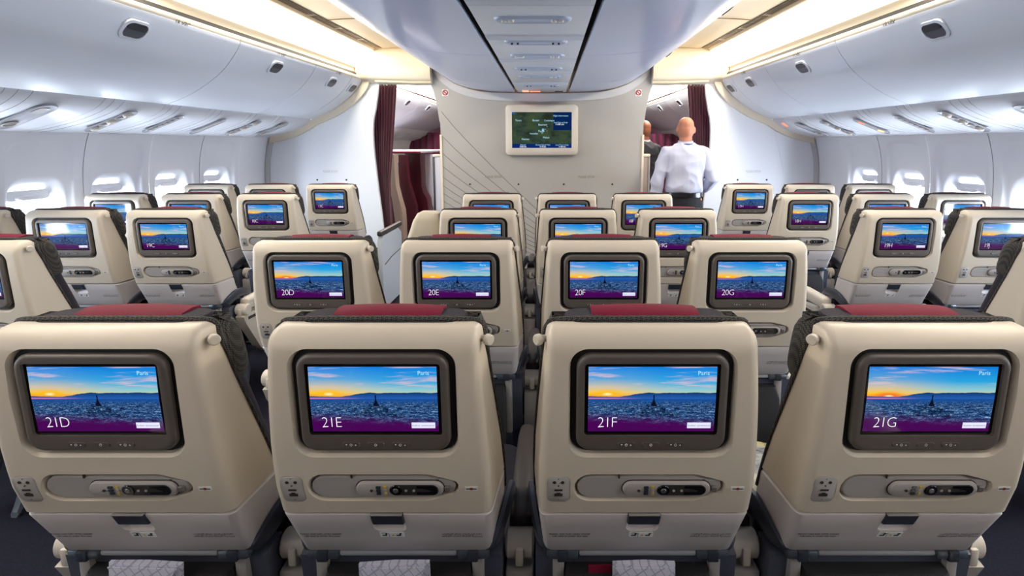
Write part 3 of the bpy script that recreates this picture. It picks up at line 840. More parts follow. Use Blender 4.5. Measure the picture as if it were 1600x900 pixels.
mtext('Flight Information', .19, .135, .021, LITCYAN); mtext('Local Time at Origin', .19, .070, .017, LITCYAN); mtext('11:00 am', .18, .050, .024, LITWHITE)
mtext('Altitude', -.19, -.153, .018, LITCYAN); mtext('1500 km', -.19, -.172, .02, LITWHITE)
mtext('Ground Speed Time', .01, -.153, .018, LITCYAN); mtext('5:10 am', .01, -.172, .02, LITWHITE)
mtext('Local Time at Origin', .205, -.153, .016, LITCYAN); mtext('11:00 am', .205, -.172, .02, LITWHITE)
for q in range(26):
    a = random.uniform(0, 6.28); r = random.gauss(0, .02)
    tx.add(([( .01 + r * math.cos(a) + i, -.0716, -.005 + r * math.sin(a) + j) for i, j in ((0, 0), (.006, .001), (.006, .005), (0, .004))], [[0, 1, 2, 3]]), LITCYAN)
tx.build('screen_lettering', scr, fix=False)

# no-smoking stickers on the horns of the partition
for s, side in ((-1, 'left'), (1, 'right')):
    e = empty('no_smoking_sticker', (s * .975, YB - .0405, EYE + .52)); tag(e, 'small round red no smoking sticker at the upper %s of the centre partition' % side, 'sticker', 'no smoking stickers')
    one('backing', loft([[(x, y, z) for x, z in rrect(.032, .034, .006, 3)] for y in (0, -.003)]), WHITEINK, e)
    one('red_ring', loft([[(r * math.cos(a), y, r * math.sin(a)) for a in [2 * PI * j / 24 for j in range(24)]] for r, y in ((.028, -.003), (.028, -.005), (.018, -.005), (.018, -.003))], cap0=False, cap1=False), REDINK, e)
    one('red_bar', tube([(-.017, -.0045, .017), (.017, -.0045, -.017)], .0045, 6), REDINK, e)

# ------------------------------------------------------------------ airline seat (row surface at local y = 0, origin on the floor)
BT = [(.60, .112), (.625, .100), (.751, .041), (.815, .022), (.90, .009), (1.0, .001), (1.08, 0.0), (1.13, .003)]
def yb(z): return interp(BT, z)
def B(x, z, o=0.0):
    """point on the back of the seat, o metres towards the viewer"""
    return (x, yb(z) - o, z)
def Bf(x, y, z): return (x, yb(z) - y, z)   # treats y as the offset
def hw(z): return interp([(.60, .186), (.625, .188), (.751, .197), (.85, .196), (.95, .191), (1.06, .184), (1.13, .176)], z)
def yf(z): return interp([(.60, .235), (.625, .225), (.814, .157), (.983, .092), (1.084, .062), (1.13, .055)], z)
def seat_ring(z, ins=0.0, back=0.0, zz=None, cor=.019):
    w, b, f = hw(z) - ins, yb(z) + back, yf(z)
    w2 = hw(z) + interp([(.6, .016), (.8, .010), (1.13, .002)], z) - ins
    n = 7; R = []
    R.append((-w2, f))
    for t in (.5,): R.append((-w2 + (w2 - w) * t, f + (b + cor - f) * t))
    for i in range(n + 1):
        a = PI / 2 * i / n; R.append((-w + cor * (1 - math.cos(a)), b + cor * (1 - math.sin(a))))
    for t in (.2, .4, .6, .8): R.append((-w + cor + 2 * (w - cor) * t, b))
    for i in range(n + 1):
        a = PI / 2 * (1 - i / n); R.append((w - cor * (1 - math.cos(a)), b + cor * (1 - math.sin(a))))
    R.append((w2 + (w - w2) * .5, f + (b + cor - f) * .5)); R.append((w2, f))
    return [(x, y, z if zz is None else zz) for x, y in R]
zs = [.753, .755, .79, .815, .85, .90, .95, 1.0, 1.04, 1.075]
rings = [seat_ring(.753, .004, .004)] + [seat_ring(z) for z in zs[1:]]
rad = .046
for i in range(1, 8):
    a = PI / 2 * i / 7
    rings.append(seat_ring(1.075 + .001 * i, .018 * (1 - math.cos(a)) ** 1.6, rad * .80 * (1 - math.cos(a)), 1.075 + (rad - .004) * math.sin(a), cor=.019 * (1 - .5 * i / 7)))
shell_vf = loft(rings)
def cutter(spec, n=8):
    """spec: list of (offset o, half w, half h, radius, cx, cz)"""
    return loft([[B(x, z, o) for x, z in rrect(w, h, r, n, cx, cz)] for o, w, h, r, cx, cz in spec])
cut_screen = cutter([(.02, .158, .115, .04, 0, .984), (.0005, .1445, .1025, .034, 0, .984), (-.006, .1415, .0990, .032, 0, .986), (-.024, .1390, .0968, .030, 0, .9875)], 10)
def teardrop(k, n=10):
    """handset recess outline, blunt round left end and tapering right end"""
    o = []; x0, x1, h, zc = -.130 - k, .137 + k, .0275 + k, .815
    r = h
    for i in range(n + 1):
        a = PI / 2 + PI * i / n; o.append((x0 + r + r * math.cos(a), zc + r * math.sin(a)))
    o += [(.02, zc - h), (.085, zc - h + .001), (x1 - .030, zc - h + .011 )]
    rr = .014
    for i in range(n + 1):
        a = -PI / 3 + 2 * PI / 3 * i / n; o.append((x1 - rr + rr * math.cos(a), zc + .003 + (rr + .002) * math.sin(a)))
    o += [(x1 - .030, zc + h - .007), (.085, zc + h), (.02, zc + h)]
    return o
cut_hand = loft([[B(x, z, o) for x, z in teardrop(k)] for o, k in ((.01, .010), (0, .0035), (-.004, .0015), (-.016, 0))])
cut_sock = cutter([(.01, .0225, .031, .012, -.1605, .812), (-.003, .0205, .029, .011, -.1605, .812)], 5)
shell_me = boolcut(shell_vf, CREAM, [cut_screen, cut_hand, cut_sock], 'back_shell')

lower_rings = [seat_ring(.622, .010, .012), seat_ring(.625, .004, .003), seat_ring(.63), seat_ring(.67), seat_ring(.71), seat_ring(.745), seat_ring(.7475, .002, .001), seat_ring(.749, .005, .004)]
cut_latch = cutter([(.01, .033, .036, .012, 0, .729), (-.001, .031, .033, .012, 0, .729), (-.013, .028, .024, .008, 0, .735)], 5)
lower_me = boolcut(loft(lower_rings), CREAM_LOW, [cut_latch], 'lower_panel')

SEAT_N = [0]
def mesh_child(name, me, parent):
    o = bpy.data.objects.new(name, me); COL.objects.link(o); o.parent = parent; return o
def on_back(out, o0, o1, bevel=0.0, shrink=.9):
    """thin plate with the given (x,z) outline lying on the back, from offset o0 to o1"""
    cx = sum(p[0] for p in out) / len(out); cz = sum(p[1] for p in out) / len(out)
    rings = [[B(x, z, o0) for x, z in out], [B(x, z, o1 - bevel) for x, z in out]]
    if bevel:
        rings.append([B(cx + (x - cx) * shrink, cz + (z - cz) * shrink, o1) for x, z in out])
    return loft(rings)
def circ(cx, cz, r, n=16): return [(cx + r * math.cos(2 * PI * i / n), cz + r * math.sin(2 * PI * i / n)) for i in range(n)]

ARAB1 = '\ufeb3\ufeaa\ufed8\ufee4\ufedf\ufe8d \ufee1\ufe8d\ufeb0\ufea3 \ufec2\ufe91\ufead\ufe8d \ufee6\ufee0\ufec0\ufed4\ufe97'
ARAB2 = '\ufea9\ufecc\ufed8\ufee4\ufedf\ufe8d \ufe96\ufea4\ufe97 \ufe93\ufe8e\ufea0\ufee8\ufedf\ufe8d \ufe93\ufead\ufe96\ufeb3'

def make_seat():
    root = empty('airline_seat')
    mesh_child('back_shell', shell_me, root)
    lp = mesh_child('lower_panel', lower_me, root)
    # latch with its metal face, stickers and writing
    lt = MB().add(on_back(rrect(.0300, .0145, .002, 3, 0, .7345), -.009, .003, .002, .96), LATCH)
    lt.add(on_back(rrect(.0295, .0012, .001, 2, 0, .7492), -.004, .004), GREYPL)
    lt.build('latch', lp)
    st = MB().add(on_back(rrect(.0235, .0075, .002, 2, 0, .684), -.001, .0008), STICKER)
    st.add(on_back(rrect(.0003, .0075, .0001, 1, -.006, .684), -.001, .0012), DARKINK)
    for cx in (-.014, .013):
        st.add(on_back([(cx - .005, .680), (cx + .0035, .680), (cx + .005, .6895), (cx + .002, .6895), (cx + .0005, .6835), (cx - .005, .6835)], 0, .0013), DARKINK)
        st.add(on_back(circ(cx + .0045, .6885, .0015, 8), 0, .0013), DARKINK)
    st.add(on_back([(-.002, .680), (.005, .680), (.0015, .686)], 0, .0013), YELLOWINK)
    st.add(on_back(rrect(.005, .0007, .0005, 1, -.015, .690), 0, .0013), DARKINK)
    st.build('instruction_sticker', lp)
    wr = MB(); wa = MB()
    for s, x, z, sz in (('Fasten seat belt while seated', -.138, .684, .0068), ('Life vest is under the seat', -.137, .6765, .0066)):
        t = text_vf(s, sz, .00012, 1.0, 'CENTER'); wr.add(([B(x + p[0], z + p[1], .0006) for p in t[0]], t[1]), DARKINK)
    for s, x, z in ((ARAB1, .134, .684), (ARAB2, .134, .6765)):
        t = text_vf(s, .0078, .0001, 1.0, 'CENTER'); wa.add(([B(x + p[0], z + p[1], .0006) for p in t[0]], t[1]), DARKINK)
    wa.build('safety_lettering', lp, fix=False)
    wr.build('safety_lettering', lp, fix=False)
    # hinge clips along the lower edge
    for s in (-1, 1):
        h = MB()
        h.add(box(s * .150 - .032, s * .150 + .032, .098, .125, .606, .626, .006), STEEL)
        h.add(box(s * .150 - .011, s * .150 + .011, .094, .12, .604, .627, .003), LATCH)
        h.build('tray_hinge', lp)
    one('lower_edge', box(-.118, .118, .102, .118, .6115, .6235, .004), mat('edge_grey', rgb(150, 150, 156), .35), lp)
    # monitor
    bz = MB()
    o = rrect(.1305, .0905, .026, 9, 0, .9868)
    inn = rrect(.1165, .0675, .006, 9, 0, .9935)
    bz.add(loft([[B(x, z, q) for x, z in oo] for oo, q in ((rrect(.1385, .0962, .031, 9, 0, .9875), -.023), (rrect(.1385, .0962, .031, 9, 0, .9875), -.009))]), MATTBLACK)  # black plate behind the bezel, seen as a black border round it
    mk = lambda g, q: [B(x * g, .9875 + (z - .9875) * g, q) for x, z in o]
    bz.add(loft([mk(1.0, -.022), mk(1.0, -.003), mk(.985, .001), mk(.955, .0028), mk(.93, .003), [B(x, z, .0025) for x, z in inn], [B(x, z, -.004) for x, z in inn]], cap0=False, cap1=False), BEZEL)
    mon = bz.build('monitor', root)
    one('screen_border', on_back(rrect(.1166, .0676, .006, 6, 0, .9935), -.008, -.0030), BLACK, mon)
    quad_uv('screen', -.110, .110, .9935 - .0605, .9935 + .0605, .0024, SCREEN_A, mon, lambda x, y, z: B(x, z, -.0024))
    bt = []
    for cx, gl in ((-.043, 'd'), (0, 'o'), (.043, 'd')):
        b = MB().add(on_back(rrect(.0155, .0046, .0044, 5, cx, .9105), .0015, .0046, .0012, .93), mat('button_taupe', rgb(84, 78, 74), .35))
        if gl == 'd':
            b.add(on_back([(cx - .0095, .912), (cx - .0065, .912), (cx - .008, .9092)], .004, .0050), WHITEINK)
            b.add(on_back([(cx + .0065, .9092), (cx + .0095, .9092), (cx + .008, .912)], .004, .0050), WHITEINK)
        b.add(tube([B(cx + .0021 * math.cos(a), .9105 + .0021 * math.sin(a), .0048) for a in [2 * PI * j / 10 for j in range(11)]], .0004, 4), WHITEINK)
        b.build('monitor_button', mon)
    cap = text_vf('Paris', .0105, 0, 1.0, 'LEFT')
    one('screen_caption', ([B(.077 + p[0], 1.0395 + p[1], -.0018) for p in cap[0]], cap[1]), LITCYAN, mon, fix=False)
    sb = MB().add(([B(x, z, -.0018) for x, z in ((.063, .9395), (.104, .9395), (.104, .9505), (.063, .9505))], [[0, 1, 2, 3]]), LITBUTTON)
    t = text_vf('Author: screensaver', .0048, 0, 1, 'CENTER')
    sb.add(([B(.0835 + p[0], .9435 + p[1], -.0012) for p in t[0]], t[1]), LITVIOLET)
    sb.build('screen_button', mon, fix=False)
    # handset and its cradle
    cr = MB()
    td = teardrop(-.0035)
    cr.add(loft([[B(x, z, -.0155) for x, z in td], [B(x, z, -.005) for x, z in td], [B(x * .985, .815 + (z - .815) * .95, -.0028) for x, z in td]]), GREYPL)
    cr.add(on_back(rrect(.0015, .004, .0012, 3, -.052, .840), -.004, -.0010), DARKINK)
    cradle = cr.build('handset_cradle', root)
    hs = MB()
    ho = rrect(.079, .0165, .0163, 8, .034, .8145)
    hc = lambda g, h, q: [B(.034 + (x - .034) * g, .8145 + (z - .8145) * h, q) for x, z in ho]
    hs.add(loft([hc(1.02, 1.10, -.006), hc(1.02, 1.10, -.0020)]), DARKINK)
    hs.add(loft([hc(1, 1, -.006), hc(1, 1, .0005), hc(.98, .92, .0035), hc(.95, .80, .0045)]), GREYPL)
    hs = hs.build('handset', cradle)
    dp = MB().add(on_back(rrect(.044, .0118, .0115, 7, .060, .8148), .003, .0052, .0004, .98), mat('handset_charcoal', rgb(52, 50, 50), .25))
    dp.add(on_back(rrect(.0185, .0100, .0095, 6, .0835, .8148, [.0095, .001, .001, .0095]), .004, .0056), BLACK)
    dp.build('handset_display', cradle)
    dl = MB().add(on_back(circ(.0275, .8148, .0115, 20), .003, .0066, .0012, .9), BLACK)
    dl.add(on_back(circ(.0275, .8148, .0052, 14), .005, .0078, .0008, .85), mat('dial_steel', rgb(120, 122, 126), .25, metal=.6))
    dl.build('handset_dial', cradle)
    kb = MB()
    for z in (.8215, .8145, .8075): kb.add(on_back(rrect(.0042, .0028, .0014, 3, -.0035, z), .003, .0062), LATCH)
    for z, m_ in ((.8225, YELLOWINK), (.8148, GREYPL), (.8070, YELLOWINK)): kb.add(on_back(circ(.0085, z, .0027, 10), .003, .0060), m_)
    kb.add(on_back(circ(-.0165, .8140, .0026, 10), .003, .0058), DARKINK)
    for x in (.046, .060): kb.add(on_back(circ(x, .8148, .0024, 10), .004, .0064), GREYPL)
    kb.build('handset_keys', cradle)
    one('handset_clip', on_back(rrect(.0052, .0062, .003, 4, .1195, .8145), -.004, .003, .001, .85), mat('clip_grey', rgb(110, 106, 104), .35), cradle)
    # sockets
    sk = MB().add(on_back(rrect(.0205, .029, .011, 5, -.1605, .812), -.006, .0012, .0008, .96), GREYPL)
    for x, z, r in ((-.168, .829, .0031), (-.153, .829, .0031), (-.1605, .8365, .0009), (-.1605, .789, .0009), (-.1605, .8215, .0014)):
        sk.add(on_back(circ(x, z, r, 10), .0005, .0016), DARKINK)
    sk.add(on_back(rrect(.0072, .0019, .0004, 1, -.1605, .8120), .0005, .0016), DARKINK)
    sk.add(on_back([(-.168, .797), (-.153, .797), (-.153, .803), (-.157, .803), (-.157, .8055), (-.164, .8055), (-.164, .803), (-.168, .803)], .0005, .0016), DARKINK)
    sk.build('socket_panel', root)
    ws = MB().add(on_back(rrect(.0118, .0042, .001, 2, .1625, .815), -.0005, .0008), WHITEINK)
    ws.add(on_back(circ(.1625, .815, .0030, 12), 0, .0012), REDINK)
    ws.add(on_back(rrect(.0095, .0008, .0004, 1, .1625, .815), 0, .0014), DARKINK)
    ws.build('warning_sticker', root)
    # cushions
    bc = []
    for z, g in ((.44, .9), (.47, 1.0), (.60, 1), (.75, 1), (.90, 1), (1.02, 1), (1.10, .98), (1.118, .9)):
        f = yf(max(z, .6)) + (0.02 if z < .6 else 0); w = (hw(max(z, .6)) - .014) * g
        bc.append([(x, f + y, z) for x, y in rrect(w, .040, .030, 4, 0, .030)])
    one('backrest_cushion', loft(bc), DARKFAB, root)
    ho = []
    for t in [i / 8 for i in range(9)]:
        z = .980 + .134 * t; g = 1 - (abs(t - .45) / .55) ** 4 * .08
        y0 = interp([(1.0, .088), (1.09, .066), (1.137, .060)], z); dd = .042 * (1 - (max(0, t - .75) / .25) ** 2 * .55)
        ho.append([(x, y0 + .04 + y, z) for x, y in rrect(.187 * g, dd, .036, 5, 0, 0)])
    hr = one('headrest', loft(ho), KNIT, root)
    # knitted roll along the top and down the flanks of the shell
    def FE(z): return (hw(z) + interp([(.6, .016), (.8, .010), (1.13, .002)], z) + .001, yf(z) + .002, z)
    sidep = [FE(z) for z in (.70, .80, .90, 1.0, 1.06, 1.09)]
    path = [(-x, y, z) for x, y, z in sidep] + [(-.178, .066, 1.106), (-.162, .060, 1.1165), (-.06, .058, 1.1185), (.06, .058, 1.1185), (.162, .060, 1.1165), (.178, .066, 1.106)] + sidep[::-1]
    P_ = catmull(path, 4)
    one('fabric_piping', tube(P_, [.0035 + .0035 * min(1, max(0, (p[2] - 1.04) / .06)) for p in P_], 8), KNIT, hr)
    hump = []
    for i in range(13):
        t = i / 12; x = -.150 + .30 * t; h = .011 * max(0, math.sin(PI * t)) ** .5 + .0005
        hump.append([(x, .108 + .040 * math.cos(a), 1.103 + (h + .006) * max(0, math.sin(a)) - .010 * (math.sin(a) < 0)) for a in [2 * PI * j / 16 for j in range(16)]])
    one('headrest_crown', loft(hump), KNIT, hr)
    cv = []
    for i in range(9):
        t = i / 8; x = -.098 + .2 * t; wob = .0015 * math.sin(9 * t)
        z0 = 1.103 + .007 + .011 * max(0, math.sin(PI * (x + .15) / .30)) ** .5
        cv.append([(x, y, z) for y, z in ((.077, z0 - .006 + wob), (.090, z0 + .0015 + wob), (.118, z0 + .005), (.140, z0 + .002), (.160, z0 - .03), (.178, z0 - .12), (.174, z0 - .12), (.156, z0 - .03), (.138, z0 - .003), (.118, z0 + .001), (.091, z0 - .003), (.079, z0 - .009))])
    one('headrest_cover', loft(cv), MAROON, hr)
    sc = [[(x, .50 + y, z) for x, y in rrect(.215 * g, .24 * g, .05, 5)] for z, g in ((.36, .93), (.375, .98), (.40, 1), (.45, 1), (.468, .985), (.478, .93))]
    one('seat_cushion', loft(sc), DARKFAB, root)
    # lower structure
    lb = MB()
    pr = [(.150, .605), (.120, .60), (.135, .45), (.165, .38), (.20, .38), (.185, .60)]
    lb.add(loft([[(-.205, y, z) for y, z in pr], [(.205, y, z) for y, z in pr]]), mat('lower_back_grey', rgb(78, 82, 96), .45))
    lb.build('lower_back', root)
    for s in (-1, 1):
        one('side_strut', box(s * .158 - .012, s * .158 + .012, .108, .135, .40, .61, .005), mat('strut_grey', rgb(150, 146, 144), .4), root)
    pk = [[(x, .125 - d + y, z) for x, y in rrect(.15 * g, .018 + d * .4, .012, 4)] for z, g, d in ((.30, .9, .0), (.34, .98, .03), (.45, 1, .045), (.55, .99, .03), (.583, .95, .012))]
    one('literature_pocket', loft(pk), mat('pocket_mesh', rgb(24, 22, 26), .85, bump=.5, bscale=700), root)
    for yy in (.30, .62): one('frame_beam', tube([(-.235, yy, .33), (.235, yy, .33)], .022, 12), STEEL, root)
    for s in (-1, 1):
        path = catmull([(s * .17, .28, .33), (s * .17, .30, .20), (s * .17, .22, .03), (s * .17, .20, .012)], 3)
        one('leg', tube(path, .016, 8), STEEL, root)
        one('leg', tube(catmull([(s * .17, .62, .33), (s * .17, .64, .18), (s * .17, .68, .03), (s * .17, .70, .012)], 3), .016, 8), STEEL, root)
    return root

def tray_arm(root, s):
    """curved dark grey arm from the tray hinge up the flank of the seat"""
    pts = [(s * .180, .112, .617), (s * .196, .130, .632), (s * .212, .19, .660), (s * .218, .26, .65), (s * .218, .30, .59), (s * .218, .31, .50), (s * .218, .32, .36)]
    P = catmull(pts, 4); rings = []
    for i, p in enumerate(P):
        t = i / (len(P) - 1); h = .008 + .014 * math.sin(PI * min(1, t * 1.6 + .1)) + .008 * t
        a = Vector(P[min(i + 1, len(P) - 1)]) - Vector(P[max(i - 1, 0)]); a.normalize()
        n = Vector((0, -a.z, a.y)); n = n.normalized() if n.length > .01 else Vector((0, 0, 1))
        rings.append([(p[0] + q * .007, p[1] + n.y * r * h, p[2] + n.z * r * h) for q, r in ((-1, -.7), (-.6, -1), (.6, -1), (1, -.7), (1, .7), (.6, 1), (-.6, 1), (-1, .7))])
    return one('tray_arm', loft(rings), mat('arm_steel', rgb(72, 76, 88), .35, metal=.4), root)

def armrest(root, s, aisle=False, raised=False, name='armrest'):
    """armrest at local x = s*.24; pad, round pivot and stalk"""
    x = s * .240
    e = MB()
    if raised:
        pad = [[(s * (xo + q), yy + y, z) for q, y in rrect(w_, .045 * g, .03 * g, 4)] for z, xo, w_, g, yy in ((.62, .285, .105, .9, .17), (.66, .283, .105, 1, .16), (.85, .278, .098, 1.0, .13), (.98, .270, .088, 1, .11), (1.06, .258, .070, 1, .10), (1.095, .250, .056, .8, .10), (1.105, .246, .04, .5, .10))]
        e.add(loft(pad), mat('raised_pad_beige', rgb(205, 194, 172), .7, bump=.2, bscale=300))
        return e.build(name, root)
    y0, y1 = .20, .60
    col = IVORY if aisle else ARMDARK
    prof = [(.0, .018, .024), (.012, .024, .030), (.06, .025, .034), (.5, .025, .034), (.85, .024, .026), (.97, .020, .020), (1.0, .012, .012)]
    rings = []
    for t, w, h in prof:
        y = y0 + (y1 - y0) * t; rings.append([(x + q, y, z) for q, z in rrect(w, h, min(w, h) * .8, 4, 0, .603 - (h * .1))])
    e.add(loft(rings), col)
    o = e.build(name, root)
    pv = MB()
    pv.add(cyl((x - .030, .185, .575), (x + .030, .185, .575), .030, bev=.004, n=24), IVORY)
    pv.add(cyl((x - .0315, .185, .575), (x - .030, .185, .575), .018, n=18), GREYPL)
    pv.add(box(x - .009, x + .009, .150, .19, .545, .585, .004), IVORY)
    pv.build('pivot', o)
    sp = MB()
    if aisle:
        pr = catmull([(.15, .545), (.20, .55), (.42, .54), (.60, .50), (.64, .42), (.58, .33), (.45, .28), (.32, .30), (.24, .40), (.17, .50)], 3)
        sp.add(loft([[(x - .022, y, z) for y, z in pr], [(x + .022, y, z) for y, z in pr]]), IVORY)
        sp.add(loft([[(x - .024 + 0, y, z) for y, z in [(.19, .535), (.42, .525), (.56, .49), (.55, .475), (.42, .51), (.19, .52)]], [(x + .024, y, z) for y, z in [(.19, .535), (.42, .525), (.56, .49), (.55, .475), (.42, .51), (.19, .52)]]]), DARKINK)
        sp.build('side_panel', o)
    else:
        sp.add(box(x - .030, x + .030, .15, .20, .34, .535, .006), GREYPL)
        sp.build('stalk', o)
    return o

proto = make_seat()
kids = {o.name: children(o) for o in COL.objects}
PITCH = .81
XROW = {22: 1.94, 17: 1.651, 18: 1.719, 19: 1.771, 20: 1.829, 21: 1.885}
LET = 'ABCDEFGHJK'
seats = []
def seat_x(row, let):
    i = LET.index(let)
    if i < 3: return -(XROW[row] + (2 - i) * .48)
    if i > 6: return XROW[row] + (i - 7) * .48
    cen = {22: .0056, 21: .0056, 20: .007, 19: -.031, 18: -.053}[row]
    return cen + (i - 4.5) * .48
used = False
SEATLIST = []
for row in (21, 20, 19, 18, 17, 22):  # last row listed is unseen, added to shade the seatbacks ahead of it
    for let in LET:
        if row == 22 and let in 'ABJK': continue
        if row == 21 and let in 'ABCHJK': continue
        if row == 20 and let in 'AK': continue
        if let in 'DEFG' and (row == 17 or (let == 'D' and row in (18, 19))): continue
        SEATLIST.append((row, let))
SUN = {(20, 'D'): SCREEN_B, (21, 'G'): SCREEN_B, (19, 'H'): SCREEN_C, (19, 'G'): SCREEN_C}
NUMBERED = {(21, 'D'), (21, 'E'), (21, 'F'), (21, 'G'), (20, 'D'), (20, 'E'), (20, 'F'), (20, 'G'), (19, 'C'), (19, 'G'), (19, 'H'), (19, 'J'), (18, 'C'), (18, 'H'), (17, 'C'), (17, 'H'), (18, 'F')}
LABELS = {
 (22, 'C'): 'left aisle seat of the row the photo was taken from, out of frame',
 (22, 'D'): 'seat directly behind the 21D seat, out of frame below the viewpoint',
 (22, 'E'): 'seat directly behind the 21E seat, out of frame below the viewpoint',
 (22, 'F'): 'seat directly behind the 21F seat, out of frame below the viewpoint',
 (22, 'G'): 'seat directly behind the 21G seat, out of frame below the viewpoint',
 (22, 'H'): 'right aisle seat of the row the photo was taken from, out of frame',
 (21, 'D'): 'large nearest cream seat at the far left, screen reading 21D',
 (21, 'E'): 'large nearest cream seat left of centre, screen reading 21E',
 (21, 'F'): 'large nearest cream seat right of centre, screen reading 21F',
 (21, 'G'): 'large nearest cream seat at the far right, red sunset screen reading 21G',
 (20, 'D'): 'second row cream seat with a red sun on its 20D screen',
 (20, 'E'): 'second row cream seat with its screen reading 20E',
 (20, 'F'): 'second row cream seat with its screen reading 20F',
 (20, 'G'): 'second row cream seat with its screen reading 20G',
 (20, 'C'): 'cream seat cut by the left photo edge with a dark headrest beside the 19B seat',
 (20, 'B'): 'cream seat outside the left photo edge, beyond the cut off one',
 (20, 'H'): 'cream seat cut by the right photo edge in front of the 19J screen seat',
 (20, 'J'): 'cream seat outside the right photo edge, beyond the cut off one',
 (19, 'A'): 'sliver of dark headrest and cream seat at the left edge by the windows',
 (19, 'B'): 'cream seat on the left with a pale washed out screen full of window glare',
 (19, 'C'): 'cream seat on the left aisle with its screen reading 19C',
 (19, 'E'): 'middle block seat behind 20E, upright beige armrest on its left',
 (19, 'F'): 'middle block seat just behind the 20F seat, only the screen top showing',
 (19, 'G'): 'middle block seat showing 19G and a bright sun between 20F and 20G',
 (19, 'H'): 'cream seat on the right aisle with an orange sun screen reading 19H',
 (19, 'J'): 'cream seat on the right with its screen reading 19J',
 (19, 'K'): 'cream window seat outside the right photo edge, beside the 19J seat',
 (18, 'A'): 'left window seat just in front of the pale screen seat, blue screen top showing',
 (18, 'B'): 'left middle seat directly in front of the 19C seat',
 (18, 'C'): 'left aisle seat with its small screen reading 18C',
 (18, 'E'): 'leftmost of the three seats facing the centre partition',
 (18, 'F'): 'middle one of the three seats facing the centre partition',
 (18, 'G'): 'rightmost of the three seats facing the centre partition, below the standing person',
 (18, 'H'): 'right aisle seat with its small screen reading 18H',
 (18, 'J'): 'right middle seat directly in front of the 19H seat',
 (18, 'K'): 'right window seat in front of the 19J seat, knob at its top left',
 (17, 'A'): 'left window seat in the row against the front partition',
 (17, 'B'): 'left middle seat in the row against the front partition',
 (17, 'C'): 'smallest left aisle seat with its screen reading 17C',
 (17, 'H'): 'smallest right aisle seat with its screen reading 17H',
 (17, 'J'): 'right middle seat in the row against the front partition',
 (17, 'K'): 'right window seat in the row against the front partition',
}
DISPLAY = {(18, 'E'): '18D', (18, 'F'): '18E', (18, 'G'): '18F'}
for (row, let) in SEATLIST:
    if not used: r = proto; used = True
    else: r = copy_tree(proto, None, kids)
    x, y = seat_x(row, let), .8515 + PITCH * (21 - row)
    r.location = (x, y, 0)
    tag(r, LABELS[(row, let)], 'seat', 'economy seats')
    ch = children(r); mon_ = [c for c in ch if c.name.startswith('monitor')][0]
    if (row, let) in SUN:
        for c in children(mon_):
            if c.name.split('.')[0] == 'screen':
                me = c.data.copy(); me.materials[0] = SUN[(row, let)]; c.data = me
    name = DISPLAY.get((row, let), '%d%s' % (row, let))
    t = text_vf(name, .0285, -.0007, .88, 'LEFT')
    one('seat_number', ([B(-.094 + p[0] * .93, .9415 + p[1], -.0017) for p in t[0]], t[1]), LITWHITE, mon_, fix=False)
    # coat hook on the inboard top corner
    s = 1 if let in 'ABCDE' else -1
    one('coat_hook', cyl((s * .172, .040, 1.092), (s * .198, .034, 1.092), .006, n=12), IVORY, r)
    k = MB().add(cyl((s * .192, .034, 1.092), (s * .201, .026, 1.092), .0098, bev=.002, n=16), IVORY).build('hook_knob', r)
    tray_arm(r, 1); tray_arm(r, -1)
    first = let in 'ADH' or (let == 'E' and row in (18, 19))
    last = let in 'CGK'
    if (row, let) == (19, 'E'): armrest(r, -1, raised=True)
    else: armrest(r, -1, aisle=(let in 'DH' or (let == 'E' and row == 18)))
    if last and let != 'K' and (row, let) != (17, 'C'): armrest(r, 1, aisle=True)
    # the wings of each block: neighbours share the armrest between them
    if row == 17 and let == 'C':
        pr = [(.30, .02), (.30, .60), (.34, .655), (.80, .655), (.90, .60), (.92, .02)]
        e = MB().add(loft([[(.262, y_, z) for y_, z in pr], [(.300, y_, z) for y_, z in pr]]), mat('front_row_console', rgb(196, 202, 212), .35))
        e.add(box(.258, .304, .30, .93, .655, .70, .015), ARMDARK)
        e.add(tube([(.303, .36, .40), (.303, .55, .43), (.303, .88, .45)], .003, 6), DARKINK)
        e.build('aisle_console', r)

# ------------------------------------------------------------------ small things left on and in the seats
def paper_mat():
    m = bpy.data.materials.new('printed_paper'); m.use_nodes = True
    nt = m.node_tree; b = nt.nodes['Principled BSDF']; b.inputs['Roughness'].default_value = .6; N = NB(nt)
    tc = nt.nodes.new('ShaderNodeTexCoord'); mp = nt.nodes.new('ShaderNodeMapping'); mp.inputs['Rotation'].default_value = (0, .6, 0)
    nt.links.new(tc.outputs['Object'], mp.inputs['Vector'])
    sp = nt.nodes.new('ShaderNodeSeparateXYZ'); nt.links.new(mp.outputs[0], sp.inputs[0])
    a = N.m('LESS_THAN', N.m('FRACT', N.m('MULTIPLY', sp.outputs[0], 70)), .14)
    c = N.m('LESS_THAN', N.m('FRACT', N.m('MULTIPLY', sp.outputs[2], 55)), .14)
    f = N.m('MULTIPLY', N.m('MAXIMUM', a, c), .55)
    nt.links.new(N.mix(f, rgb(206, 206, 222), rgb(120, 118, 142)), b.inputs['Base Color'])
    return m
PAPER = paper_mat()
